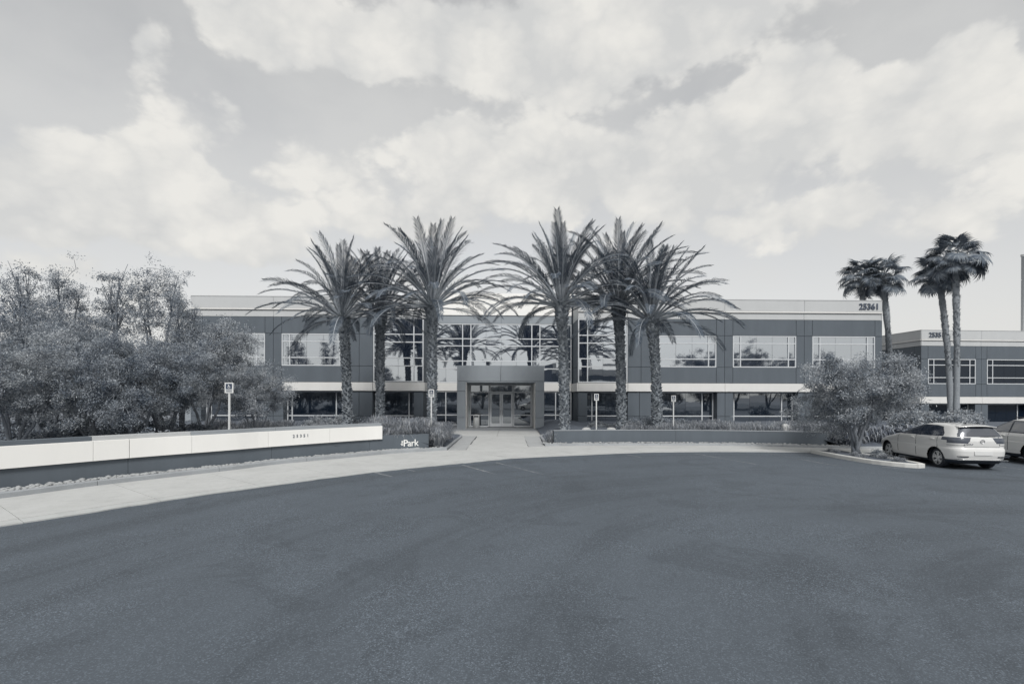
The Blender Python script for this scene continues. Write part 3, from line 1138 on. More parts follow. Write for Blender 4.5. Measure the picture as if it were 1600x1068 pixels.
# bulk of the building behind the skin
for x0, x1, d0, z0, z1 in ((-25.75, -11.3, .17, 2.95, 10.45), (-25.75, -11.3, .93, -.5, 2.95), (-11.3, -7.33, .2, 2.95, 10.45), (-11.3, -7.33, .93, -.5, 2.95),
                           (-7.33, 5.54, 3.17, 0, 11.45), (5.54, 9.5, .2, 2.95, 10.45), (5.54, 9.5, .93, -.5, 2.95), (9.5, 30.72, .17, 2.95, 10.45), (9.5, 30.72, .93, -.5, 2.95)):
    FA.box('core_wall', 'core', x0, x1, d0, 24, z0, z1)
for a, b_, d_, z_ in ((-25.7, -7.4, .35, 10.451), (-7.3, 5.5, 3.2, 11.451), (5.6, 30.7, .35, 10.451)): FA.box('roof', 'roof', a, b_, d_, 24, z_, z_ + .01)
# end walls
FR = Face(off, 30.77, 0, R(90))
for k in range(4):
    for z0, z1 in ((-1, 3.6), (3.6, 8.9)): FR.panel('wall_panel', 'dark', k * 6, k * 6 + 6, z0, z1, -.02, .04)
    FR.panel('parapet_panel', 'light', k * 6, k * 6 + 6, 8.9, 10.5, -.03, .04)
FL = Face(off, -25.8, 24, R(-90))
for k in range(4):
    for z0, z1 in ((-1, 3.6), (3.6, 8.9)): FL.panel('wall_panel', 'dark', k * 6, k * 6 + 6, z0, z1, -.02, .04)
    FL.panel('parapet_panel', 'light', k * 6, k * 6 + 6, 8.9, 10.5, -.03, .04)
FA.box('rear_wing', 'mid', -30.6, -25.83, 7, 22, -.5, 8.9)
FA.box('parapet_panel', 'light', -30.65, -25.84, 6.95, 22.1, 8.9, 10.5)
text_mesh('25361', .68, .06, 'address_number', MT['number'], off, (29.62, -.075, 9.80), (R(90), 0, 0), 1.0, .017)

# neighbour on the right
PS2 = math.atan(.0622)
o2 = tag(empty('office_building', (42.35, 52, -1.03), PS2), 'slate grey office building with pale parapet behind the two fan palms at far right', 'office building')
FB = Face(o2)
FB.wing(0, 24, [(.75, 6.0), (7.25, 12.5), (13.75, 19.0)], [(0, .8), (5.95, 7.4), (12.45, 13.8), (19, 24)], 'glass_dark', 'glass_dark')
FS = Face(o2, 0, 22, R(-90))
FS.wing(0, 22, [(2.5, 7.7), (9.0, 14.2), (15.6, 21.2)], [(0, 2.6), (7.7, 9), (14.2, 15.6), (20.8, 21.98)], 'glass_dark', 'glass_dark')
FB.box('core_wall', 'core', .2, 23.9, .2, 21.9, 2.95, 10.45)
FB.box('core_wall', 'core', .95, 23.9, .95, 21.9, -.5, 2.95)
text_mesh('25351', .68, .06, 'address_number', MT['number'], o2, (1.62, -.075, 9.80), (R(90), 0, 0), 1.0, .017)

# ------------------------------------------------------------------ vegetation
# --- date palm


def frond_mesh(name, L, droop, seed, lf=.64, n=70):
    r = random.Random(seed)
    N = 26
    pts, ang = [Vector((0, 0, 0))], []
    side = r.uniform(-.10, .10)
    for i in range(N):
        s = (i + .5) / N
        a = -droop * (s ** 1.7)
        yaw = side * s * 1.5
        pts.append(pts[-1] + Vector((math.cos(a) * math.cos(yaw), math.cos(a) * math.sin(yaw), math.sin(a))) * (L / N))
    mb_ = MB()
    mb_.mi = 1
    mb_.tube(pts, [.052 * (1 - i / N) ** .9 + .008 for i in range(N + 1)], 4, False)
    mb_.mi = 0
    tw = r.uniform(-.5, .5)
    for k in range(n):
        s = .20 + .80 * (k / (n - 1)) ** .95
        x = s * N
        i = min(N - 1, int(x))
        p = pts[i].lerp(pts[i + 1], x - i)
        t = (pts[min(N, i + 1)] - pts[max(0, i - 1)]).normalized()
        sd_ = Vector((0, 1, 0)) - t * t.y
        sd_.normalize()
        up = sd_.cross(t) * -1
        if up.z < 0: up = -up
        prof = min(1, (s - .17) / .16) ** .7 * (1 - .50 * max(0, (s - .62) / .38) ** 1.6)
        for sg in (-1, 1):
            if r.random() < .04: continue
            ln = lf * prof * r.uniform(.8, 1.12)
            fw = r.uniform(.62, .86) + .35 * s
            vv = r.uniform(-.05, .5)
            rot = tw * s
            d = (t * fw + (sd_ * math.cos(rot) + up * math.sin(rot)) * sg * .75 + up * vv * .6)
            d.normalize()
            d2 = (d + Vector((0, 0, -.18 - .75 * r.random() * droop))).normalized()
            w = up.cross(d)
            if w.length < 1e-5: w = sd_
            w = (w.normalized() * .8 + up * .4 * sg).normalized() * .0145
            m1 = p + d * ln * .55
            e_ = m1 + d2 * ln * .45
            mb_.add([p - w * .5, p + w * .5, m1 + w, m1 - w, e_], [(0, 1, 2, 3), (3, 2, 4)])
    me = bpy.data.meshes.new(name)
    me.from_pydata(mb_.v, [], mb_.f)
    me.materials.append(MT['frond'])
    me.materials.append(MT['rachis'])
    me.polygons.foreach_set('material_index', mb_.m)
    me.update()
    return me


UP = [frond_mesh('frond', 4.5, .45, 1), frond_mesh('frond', 4.3, .62, 2), frond_mesh('frond', 4.6, .34, 3), frond_mesh('frond', 4.2, .8, 10)]
MIDF = [frond_mesh('frond', 5.1, 1.0, 4), frond_mesh('frond', 5.2, 1.2, 5), frond_mesh('frond', 4.9, .85, 6), frond_mesh('frond', 5.1, 1.1, 16)]
LOW = [frond_mesh('frond', 4.9, 1.05, 7), frond_mesh('frond', 4.7, .9, 8), frond_mesh('frond', 4.9, 1.25, 9)]


def date_trunk(name, h, seed, lean=(0, 0)):
    r = random.Random(seed)
    m = MB()

    def rad(z):
        t = z / h
        k = .255 + .015 * math.sin(z * 1.3 + seed)
        if t < .08: k += (.08 - t) * 1.1
        if t > .82: k += .17 * ((t - .82) / .18) ** .7 * (1 if t < .97 else 1 - (t - .97) * 6)
        return k

    def cen(z):
        t = z / h
        return Vector((lean[0] * t * t, lean[1] * t * t, z))
    n = 40
    m.tube([cen(h * i / n) for i in range(n + 1)], [rad(h * i / n) * .92 for i in range(n + 1)], 14)
    # cut leaf bases, spiralling up
    z, a = .05, 0.0
    while z < h:
        t = z / h
        rr_ = rad(z)
        big = 1.0 if t < .8 else 1.35
        c = cen(z)
        ca, sa = math.cos(a), math.sin(a)
        o, tn = Vector((ca, sa, 0)), Vector((-sa, ca, 0))
        w = .072 * big * r.uniform(.6, 1.4)
        hh = .10 * big * r.uniform(.6, 1.5)
        pr = .06 * big * r.uniform(.3, 2.0)
        b0 = c + o * rr_ * .9
        v = [b0 - tn * w + Vector((0, 0, -hh * .2)), b0 + tn * w + Vector((0, 0, -hh * .2)), b0 + o * .01 + Vector((0, 0, -hh * .6)),
             b0 + o * (pr + .03) - tn * w * .55 + Vector((0, 0, hh * .55)), b0 + o * (pr + .03) + tn * w * .55 + Vector((0, 0, hh * .55)), b0 + Vector((0, 0, hh * .9))]
        m.add(v, [(2, 1, 4, 3), (0, 2, 3), (3, 4, 5), (1, 5, 4), (0, 3, 5)])
        a += 2.39996 + r.uniform(-.3, .3)
        z += r.uniform(.5, 1.5) * .0105 * (1 if t < .8 else 1.15)
    me = bpy.data.meshes.new(name)
    me.from_pydata(m.v, [], m.f)
    me.materials.append(MT['palmbark'])
    me.update()
    return me


def date_palm(px, basey, crown_px, crown_py, Y, seed, label, scale=1.0, nf=66):
    r = random.Random(seed)
    b = at(px, 668, Y)
    c = at(crown_px, crown_py, Y)
    z0 = .30
    h = c.z - z0
    t = tag(empty('date_palm', (b.x, Y, z0)), label, 'palm tree', 'date palms in front of the office')
    lean = (c.x - b.x, r.uniform(-.3, .3))
    link('trunk', date_trunk('trunk', h, seed, lean), t)
    top = Vector((lean[0], lean[1], h))
    for i in range(nf):
        f = (i + .5) / nf
        az = i * 2.39996 + r.uniform(-.25, .25)
        if f < .30:
            e = 86 - f / .30 * 24 + r.uniform(-7, 7); me = r.choice(UP)
        elif f < .76:
            e = 62 - (f - .30) / .46 * 38 + r.uniform(-8, 8); me = r.choice(MIDF)
        else:
            e = 28 - (f - .76) / .24 * 26 + r.uniform(-9, 9); me = r.choice(LOW)
        fr = link('frond', me, t)
        rad_ = .10 + .26 * f
        fr.location = top + Vector((math.cos(az) * rad_, math.sin(az) * rad_, .10 - .45 * f))
        fr.rotation_euler = Euler((r.uniform(-.25, .25), -R(e), az), 'XYZ')
        s = scale * r.uniform(.80, 1.04)
        fr.scale = (s, s, s)
    return t


date_palm(543, 660, 537, 489, 30.6, 1, 'date palm with a low crown, leftmost of the six date palms', .98)
date_palm(594, 665, 592, 482, 32.6, 2, 'shorter date palm second from the left, between two taller crowns', .94, 58)
date_palm(675, 662, 676, 472, 30.0, 3, 'tall date palm just left of the entrance portico', 1.02)
date_palm(882, 668, 876, 470, 29.4, 4, 'tall date palm just right of the entrance portico', 1.05, 70)
date_palm(971, 668, 966, 468, 30.8, 5, 'tall date palm second from the right of the six', 1.06, 66)
date_palm(1027, 665, 1019, 492, 29.2, 6, 'date palm with a low spreading crown, rightmost of the six date palms', 1.0, 64)

# --- fan palms


def fan_leaf_mesh(name, seed, pet=.95, rad=1.0, ns=30):
    r = random.Random(seed)
    m = MB()
    m.mi = 1
    P = [Vector((pet * i / 6, 0, -.10 * (i / 6) ** 2 * pet)) for i in range(7)]
    m.tube(P, [.035 - .003 * i for i in range(7)], 4, False)
    m.mi = 0
    c = P[-1]
    fold = r.uniform(.1, .35)
    tilt = R(12 + 12 * (seed % 5))
    ct, st_ = math.cos(tilt), math.sin(tilt)
    for i in range(ns):
        t = (i + .5) / ns
        a = (t - .5) * R(255)
        da = R(255) / ns * .62
        ln = rad * (1 - .28 * abs(t - .5) * 2) * r.uniform(.88, 1.1)
        z = -fold * abs(math.sin(a)) * .6
        drp = r.uniform(.15, .6)

        def q(rr_, an, zz):
            u_, w_ = math.cos(an) * rr_, z * rr_ + zz
            return c + Vector((u_ * ct + w_ * st_, math.sin(an) * rr_, -u_ * st_ + w_ * ct))
        j = .012 if i % 2 else -.012
        m.add([q(.03, a - da, 0), q(.03, a + da, 0), q(ln * .55, a + da * .95, j), q(ln * .55, a - da * .95, -j), q(ln * .82, a + da * .38, -.05 - drp * .12),
               q(ln * .82, a - da * .38, -.05 - drp * .12), q(ln * .98, a, -.12 - drp * .42)], [(0, 1, 2, 3), (3, 2, 4, 5), (5, 4, 6)])
    me = bpy.data.meshes.new(name)
    me.from_pydata(m.v, [], m.f)
    me.materials.append(MT['fan'])
    me.materials.append(MT['rachis'])
    me.polygons.foreach_set('material_index', m.m)
    me.update()
    return me


FANS = [fan_leaf_mesh('fan_leaf', 20 + i, 1.0 + .10 * i, .86 + .05 * i) for i in range(5)]


def fan_palm(base, top, seed, label, rad=.27, scale=1.0, n=40, group='fan palms right of the office'):
    r = random.Random(seed)
    b, c = Vector(base), Vector(top)
    t = tag(empty('fan_palm', b), label, 'palm tree', group)
    d = c - b
    m = MB()
    K = 36
    pts, rads = [], []
    for i in range(K + 1):
        f = i / K
        bend = math.sin(f * math.pi) * .12
        pts.append(Vector((d.x * f ** 1.5 + bend, d.y * f, d.z * f)))
        k = rad * (1.12 - .25 * f) + r.uniform(-.012, .012)
        if f > .55: k += .06 * (f - .55) / .45 + r.uniform(-.02, .03)
        rads.append(k)
    m.tube(pts, rads, 12)
    for i in range(int(520 + d.z * 14)):     # boot stubs on the upper trunk
        f = 1 - .62 * (i / (520 + d.z * 14)) ** 1.2
        x = f * K
        j = min(K - 1, int(x))
        p = pts[j].lerp(pts[j + 1], x - j)
        a = r.uniform(0, 6.28)
        o, tn = Vector((math.cos(a), math.sin(a), 0)), Vector((-math.sin(a), math.cos(a), 0))
        q = p + o * rads[j] * .9
        w, hh, pr = r.uniform(.04, .08), r.uniform(.10, .24), r.uniform(.05, .13)
        m.add([q - tn * w, q + tn * w, q + o * pr + Vector((0, 0, hh))], [(0, 1, 2)])
    m.build('trunk', MT['fanbark'], t, True)
    for i in range(n):
        f = (i + .5) / n
        az = i * 2.39996 + r.uniform(-.3, .3)
        e = 82 - 112 * f ** .95 + r.uniform(-10, 10)
        fl = link('fan_leaf', r.choice(FANS), t)
        fl.location = d + Vector((math.cos(az) * .12, math.sin(az) * .12, .35 - .55 * f))
        fl.rotation_euler = Euler((r.uniform(-.5, .5), -R(e), az), 'XYZ')
        s = scale * r.uniform(.85, 1.1)
        fl.scale = (s, s, s)
    return t


def fp(bpx, tpx, tpy, Y, zb, seed, label, **k):
    a = at(bpx, 660, Y)
    c = at(tpx, tpy, Y)
    return fan_palm((a.x, Y, zb), c, seed, label, **k)


fp(1349, 1347, 437, 47, 0, 31, 'fan palm mostly hidden behind the office parapet, crown left of its twin', scale=1.0, rad=.21)
fp(1392, 1379, 436, 46, 0, 32, 'fan palm leaning left beside the office end wall corner', scale=1.04, rad=.235)
fp(1485, 1467, 432, 40, -.3, 33, 'fan palm with curved trunk in front of the far right building, shorter of the pair', scale=.97, rad=.19)
fp(1493, 1492, 408, 38.5, -.3, 34, 'tallest fan palm with straight trunk in front of the far right building', scale=.98, rad=.19)

# --- broadleaf trees


def leaf_cloud(rng, centres, radii, per, ln, wd, flat=.75):
    """diamond leaves scattered round twig tips"""
    n = len(centres) * per
    c = np.repeat(centres, per, 0)
    rr_ = np.repeat(radii, per)[:, None]
    off_ = rng.normal(0, .5, (n, 3)) * rr_
    off_[:, 2] *= flat
    p = c + off_
    d = rng.normal(0, 1, (n, 3)); d[:, 2] += .2
    d /= np.linalg.norm(d, axis=1)[:, None]
    e = rng.normal(0, 1, (n, 3)); e -= d * (e * d).sum(1)[:, None]
    e /= np.linalg.norm(e, axis=1)[:, None] + 1e-9
    L = (ln * rng.uniform(.6, 1.3, n))[:, None]
    W = (wd * rng.uniform(.7, 1.3, n))[:, None]
    V = np.stack([p - d * L * .5, p + e * W * .5, p + d * L * .5, p - e * W * .5], 1).reshape(-1, 3)
    F = np.arange(n * 4).reshape(-1, 4)
    return V, F


def tree_meshes(seed, h, rx, rz, zc, stems=3, tips=260, per=90, ln=.11, wd=.035, clump=.34, trunk_r=.16, leaf='leaf_a', spread=.35, lumps=9, fork=.35):
    r = random.Random(seed)
    rng = np.random.default_rng(seed)
    # lumpy crown volume: union of balls
    balls = []
    for i in range(lumps):
        a = i * 2.39996
        el = r.uniform(-.5, .9)
        k = r.uniform(.35, .62)
        balls.append((Vector((math.cos(a) * math.cos(el) * rx * .66, math.sin(a) * math.cos(el) * rx * .66, zc + math.sin(el) * rz * .62)), rx * k, rz * k))
    balls.append((Vector((0, 0, zc)), rx * .6, rz * .6))
    T = []
    while len(T) < tips:
        c, bx_, bz_ = r.choice(balls)
        v = Vector((r.gauss(0, 1), r.gauss(0, 1), r.gauss(0, 1))).normalized() * (r.random() ** .45)
        T.append(c + Vector((v.x * bx_, v.y * bx_, v.z * bz_)))
    # limbs
    m = MB()
    limbs = []
    fz = zc - rz * (1 - fork * .4)
    fz = max(.25, min(fz, h * .5))
    for i in range(stems):
        a = i / stems * 6.283 + r.uniform(-.5, .5)
        base = Vector((math.cos(a) * trunk_r * .5, math.sin(a) * trunk_r * .5, 0))
        c = balls[i % len(balls)][0]
        end = Vector((c.x, c.y, c.z + rz * .1))
        mid = Vector((end.x * spread, end.y * spread, fz + (end.z - fz) * .35)) + Vector((r.uniform(-.15, .15), r.uniform(-.15, .15), 0))
        pts = []
        for k in range(11):
            t = k / 10
            p = base * (1 - t) ** 2 + mid * 2 * t * (1 - t) + end * t * t
            pts.append(p + Vector((r.uniform(-.04, .04), r.uniform(-.04, .04), 0)))
        rd = [trunk_r * (1 / math.sqrt(stems) * 1.35) * (1 - .78 * k / 10) for k in range(11)]
        rd[0] *= 1.35
        m.tube(pts, rd, 7)
        limbs.append((pts, rd))
    sec = []
    for bl in balls:
        src = min(((p, rd) for L_, R_ in limbs for p, rd in zip(L_[3:], R_[3:])), key=lambda q: (q[0] - bl[0]).length + (0 if q[0].z < bl[0].z else 2))
        for q in range(2):
            e_ = bl[0] + Vector((r.uniform(-.5, .5) * bl[1], r.uniform(-.5, .5) * bl[1], r.uniform(0, .7) * bl[2]))
            pts = [src[0].lerp(e_, k / 5) + Vector((0, 0, .12 * math.sin(k / 5 * 3.14))) for k in range(6)]
            m.tube(pts, [max(.012, src[1] * .6 * (1 - .75 * k / 5)) for k in range(6)], 5)
            sec += pts[1:]
    for i, tpt in enumerate(T):
        if i % 2: continue
        s0 = min(sec, key=lambda p: (p - tpt).length + (0 if p.z < tpt.z else .4))
        mm = s0.lerp(tpt, .5) + Vector((0, 0, .05))
        m.tube([s0, mm, tpt], [.014, .010, .005], 3, False)
    tr = bpy.data.meshes.new('trunk')
    tr.from_pydata(m.v, [], m.f)
    tr.materials.append(MT['bark'])
    tr.polygons.foreach_set('use_smooth', [True] * len(tr.polygons))
    tr.update()
    C = np.array([tuple(p) for p in T])
    V, F = leaf_cloud(rng, C, np.array([clump * r.uniform(.6, 1.3) for _ in T]), per, ln, wd)
    V[:, 2] = np.maximum(V[:, 2], .05)
    cr = np_mesh('crown', V, [F], MT[leaf])
    return tr, cr


TM = [tree_meshes(1, 5.6, 2.5, 2.7, 2.9, 4, 330, 190, .092, .030, .30, leaf='leaf_a', trunk_r=.12),
      tree_meshes(2, 6.0, 2.8, 2.9, 2.9, 5, 360, 190, .092, .030, .33, leaf='leaf_b', trunk_r=.13),
      tree_meshes(3, 5.2, 2.2, 2.4, 2.8, 4, 290, 180, .088, .028, .28, leaf='leaf_c', trunk_r=.10),
      tree_meshes(4, 6.0, 2.5, 2.8, 2.7, 5, 320, 190, .092, .030, .33, leaf='leaf_a', trunk_r=.12)]
# tall thin saplings with wispy tops
TS = [tree_meshes(11, 9, .95, 3.0, 6.6, 3, 130, 60, .12, .03, .32, .12, 'leaf_b', .3, 11), tree_meshes(12, 9, .85, 3.2, 6.4, 2, 110, 58, .12, .03, .32, .11, 'leaf_b', .3, 11),
      tree_meshes(13, 9, 1.3, 2.8, 6.8, 3, 160, 60, .12, .03, .32, .12, 'leaf_b', .3, 11)]
OLIVE = tree_meshes(25, 5, 2.4, 2.15, 2.40, 5, 340, 180, .088, .029, .29, .13, 'leaf_c', .28, 13)


def tree(name, ms, loc, rz, s, label, group=None, sz=1.0):
    t = tag(empty(name, loc, rz), label, 'tree', group)
    t.scale = (s, s, s * sz)
    link('trunk', ms[0], t)
    link('crown', ms[1], t)
    return t


G1 = 'trees massed behind the sign wall'
for (px, Y, k, s, rz, lb, sz) in (
        (20, 16.5, 0, .80, .3, 'small grey olive tree at the left edge behind the sign wall', 1.0),
        (75, 21, 1, .92, 1.0, 'broad dark tree near the left edge behind the sign wall', 1.15),
        (-60, 22, 3, 1.05, 2.0, 'dark tree cut by the left edge of the view', 1.0),
        (150, 20, 3, .84, 4.0, 'dark rounded tree behind the first cap of the sign wall', 1.05),
        (215, 18.6, 1, .82, 2.6, 'dark tree with a short stout trunk right behind the white panel', 1.0),
        (262, 20.5, 0, .84, 5.0, 'grey olive tree left of the parking sign', 1.0),
        (320, 24.5, 2, 1.12, .8, 'pale olive tree hiding the left end of the office', 1.10),
        (402, 23.5, 2, .76, 3.9, 'small pale multi stemmed tree in front of the ground floor windows', .98),
        (130, 27, 1, .8, 5.5, 'dark tree at the back of the mass, behind the wispy tops', 1.0),
        (10, 28, 3, .85, .5, 'dark tree at the back left of the mass', 1.0)):
    p = at(px, 660, Y)
    tree('broadleaf_tree', TM[k], (p.x, Y, .42), rz, s, lb, G1, sz)
for (px, Y, k, s, rz, lb) in (
        (28, 26, 1, 1.08, .0, 'wispy sapling with the highest thin top at the far left'),
        (105, 26, 0, .98, 1.5, 'wispy slim tree rising second from the left above the dark mass'),
        (185, 25, 1, 1.02, 3.0, 'slender leafy tree rising left of the parting in the tops'),
        (245, 24, 2, .94, 4.2, 'slender tree with forked stem nearest the office roof corner'),
        (285, 23, 0, .78, 2.2, 'half height slender tree leaning towards the office corner'),
        (65, 24, 2, .76, 5.2, 'half height loose tree between the two leftmost wispy tops')):
    p = at(px, 660, Y)
    tree('slender_tree', TS[k], (p.x, Y, .4), rz, s, lb, 'slender trees rising above the mass')
tree('olive_tree', OLIVE, (14.42, 21.0, .12), .7, 1.0, 'round grey olive tree in the kerbed parking island')

# --- tufts and shrubs


def blade_mesh(name, seed, n, h, spread, w, mat, arch=.6, core=.12):
    r = random.Random(seed)
    m = MB()
    for i in range(n):
        a = r.uniform(0, 6.283)
        o = Vector((math.cos(a), math.sin(a), 0))
        tn = Vector((-o.y, o.x, 0)) * w * r.uniform(.7, 1.2)
        hh = h * r.uniform(.55, 1.1)
        sp_ = spread * r.uniform(.15, 1.0)
        b0 = Vector((r.gauss(0, core), r.gauss(0, core), -.03))
        p1 = b0 + o * sp_ * .30 + Vector((0, 0, hh * .55))
        p2 = b0 + o * sp_ * .68 + Vector((0, 0, hh * .92))
        p3 = b0 + o * sp_ * 1.05 + Vector((0, 0, hh * (1.02 - arch * r.uniform(0, .9) * sp_ / max(spread, .01))))
        m.add([b0 - tn * .7, b0 + tn * .7, p1 + tn, p1 - tn, p2 + tn * .8, p2 - tn * .8, p3], [(0, 1, 2, 3), (3, 2, 4, 5), (5, 4, 6)])
    me = bpy.data.meshes.new(name)
    me.from_pydata(m.v, [], m.f)
    me.materials.append(MT[mat])
    me.update()
    return me


def shrub_mesh(name, seed, rx, rz, tips, per, ln, wd, leaf):
    r = random.Random(seed)
    rng = np.random.default_rng(seed)
    T = []
    for i in range(tips):
        v = Vector((r.gauss(0, 1), r.gauss(0, 1), abs(r.gauss(0, 1)))).normalized() * (r.random() ** .4)
        T.append((v.x * rx, v.y * rx, v.z * rz + .08))
    V, F = leaf_cloud(rng, np.array(T), np.full(tips, .22), per, ln, wd)
    V[:, 2] = np.maximum(V[:, 2], -.02)
    return np_mesh(name, V, [F], MT[leaf])


GR = [blade_mesh('grass_tuft', 40 + i, 300, .72 + .08 * i, .85, .009, 'grass', 1.0, .09) for i in range(3)]
GS = [blade_mesh('grass_tuft', 50 + i, 190, .45, .50, .008, 'grass', .8, .16) for i in range(3)]
ST = [blade_mesh('strap_leaf_plant', 60 + i, 85, .75, .70, .026, 'strap', 1.0, .1) for i in range(3)]
SH = [shrub_mesh('leafy_shrub', 70 + i, .62, .75, 130, 26, .12, .045, 'leaf_b') for i in range(2)]
SL = [shrub_mesh('leafy_shrub', 75 + i, .55, .65, 120, 24, .15, .05, 'leaf_a') for i in range(2)]
rv = random.Random(99)


def scatter(name, meshes, spots, label, group, smin, smax, cat='plant'):
    for (x, y, z) in spots:
        o = link(name, rv.choice(meshes), None, (x, y, z), (0, 0, rv.uniform(0, 6.28)))
        s = rv.uniform(smin, smax)
        o.scale = (s, s, s * rv.uniform(.9, 1.1))
        tag(o, label, cat, group)


def spots_px(n, px0, px1, Y0, Y1, z, ok=None):
    out = []
    while len(out) < n:
        px, Y = rv.uniform(px0, px1), rv.uniform(Y0, Y1)
        x = gx(px, Y)
        if ok and not ok(x, Y): continue
        if any((x - a) ** 2 + (Y - b_) ** 2 < .12 for a, b_, _ in out): continue
        out.append((x, Y, z(x, Y) if callable(z) else z))
    return out


left_ok = lambda x, y: x < (KP.x_at_y(y) - .45 if y > 22.9 else WALL_L.x_at_y(y) - .65)
zl = lambda x, y: .12 + .33 * min(1, max(0, (KP.x_at_y(y) - .12 - x) / 1.5)) if y > 22.7 else .45
scatter('grass_tuft', GR, spots_px(46, 585, 716, 22.4, 28.0, zl, left_ok), 'tall feathery grass tuft at the end of the sign wall beside the walkway', 'tall grass tufts left of the walkway', .85, 1.25)
scatter('grass_tuft', GS, spots_px(60, 330, 620, 22, 34, .45, left_ok), 'short grass tuft in the bed between the sign wall and the office', 'short grass tufts behind the sign wall', .9, 1.5)
right_ok = lambda x, y: y > WALL_R.y_at_x(x) + .6 and x > 2.2
scatter('grass_tuft', GS, spots_px(85, 985, 1290, 26.3, 33, .45, right_ok), 'short grass tuft in the bed behind the low planter wall', 'short grass tufts behind the planter wall', .9, 1.45)
scatter('grass_tuft', GR, [(1.98, 26.0, .1), (2.15, 26.9, .12)], 'grass tuft at the free end of the low planter wall', 'grass tufts at the planter wall end', .68, .76)
scatter('strap_leaf_plant', ST, spots_px(26, 1288, 1425, 24.55, 27.0, .12, lambda x, y: x > 16.05 or y > 26), 'arching strap leaved plant behind the olive tree', 'strap leaved plants behind the island', .9, 1.3)
scatter('leafy_shrub', SH, [(gx(992, 31), 31, .42), (gx(1008, 30.6), 30.6, .42), (gx(1040, 31), 31.3, .42), (gx(1062, 32), 32, .40)], 'dark bushy shrub beside the rightmost date palm', 'dark shrubs by the date palms', .9, 1.15, 'shrub')
scatter('leafy_shrub', SL, spots_px(9, 440, 600, 31, 35, .42), 'loose leafy shrub below the left ground floor windows', 'shrubs under the left windows', .7, 1.1, 'shrub')
scatter('leafy_shrub', SL, spots_px(6, 918, 968, 33, 37, .30), 'low leafy shrub below the glazed corner right of the portico', 'shrubs right of the portico', .45, .7, 'shrub')
scatter('leafy_shrub', SL, spots_px(12, 1398, 1530, 33, 40, .35), 'leafy shrub at the foot of the fan palms behind the cars', 'shrubs below the fan palms', 1.2, 1.7, 'shrub')
scatter('leafy_shrub', SH, spots_px(26, -60, 330, 16, 25, .35, left_ok), 'dark shrub under the trees behind the sign wall', 'understorey shrubs behind the sign wall', .8, 1.3, 'shrub')
scatter('grass_tuft', GS, [(13.72, 21.3, .11), (13.85, 20.3, .11), (13.7, 19.6, .11), (14.3, 19.3, .11), (14.45, 18.6, .11), (13.95, 22.0, .11), (14.1, 18.4, .11)], 'sparse low tuft in the parking island', 'tufts in the island', .35, .6)
scatter('leafy_shrub', SL, [(14.5, 19.9, .1)], 'small pale bush in the island against the side of the hatchback', None, .36, .40, 'shrub')

# ------------------------------------------------------------------ cars


def interp(tab, z):
    for (a, b_), (c, d) in zip(tab, tab[1:]):
        if z <= c:
            t = (z - a) / (c - a)
            t = max(0, t)
            return b_ + (d - b_) * t
    return tab[-1][1]


def smooth_tab(tab, n=6):
    """monotone-ish resample of a profile table for rounder forms"""
    zs = np.array([t[0] for t in tab]); vs = np.array([t[1] for t in tab])
    zz = np.linspace(zs[0], zs[-1], 160)
    v = np.interp(zz, zs, vs)
    k = np.array([1, 2, 3, 2, 1.]); k /= k.sum()
    vp = np.pad(v, 2, mode='edge')
    v2 = np.convolve(vp, k, 'valid')
    v2[0], v2[-1] = v[0], v[-1]
    return list(zip(zz, v2))


def car_shell(spec):
    xr, xf, w = smooth_tab(spec['rear']), smooth_tab(spec['front']), smooth_tab(spec['width'])
    z0, z1 = spec['z0'], spec['z1']
    nz, na = 130, 420
    zs = [z0 + (z1 - z0) * (1 - (1 - i / (nz - 1)) ** 1.35) for i in range(nz)]
    V = np.zeros((nz, na, 3))
    for i, z in enumerate(zs):
        a0, a1, hw = interp(xr, z), interp(xf, z), interp(w, z)
        xc, a = (a0 + a1) / 2, max(.02, (a1 - a0) / 2)
        ne = interp(spec['n'], z)
        th = np.linspace(0, 2 * np.pi, 3000)
        c, s = np.cos(th), np.sin(th)
        x = xc - a * np.sign(c) * np.abs(c) ** (2 / ne)
        fr = np.clip((x - xc) / a, -1, 1)
        taper = 1 - spec.get('tf', .05) * np.clip(fr, 0, 1) ** 2 - spec.get('tr', .03) * np.clip(-fr, 0, 1) ** 2
        y = hw * taper * np.sign(s) * np.abs(s) ** (2 / ne)
        # flatter rear face
        L = np.concatenate([[0], np.cumsum(np.hypot(np.diff(x), np.diff(y)))])
        q = np.linspace(0, L[-1], na, endpoint=False)
        V[i, :, 0] = np.interp(q, L, x)
        V[i, :, 1] = np.interp(q, L, y)
        V[i, :, 2] = z
    return V


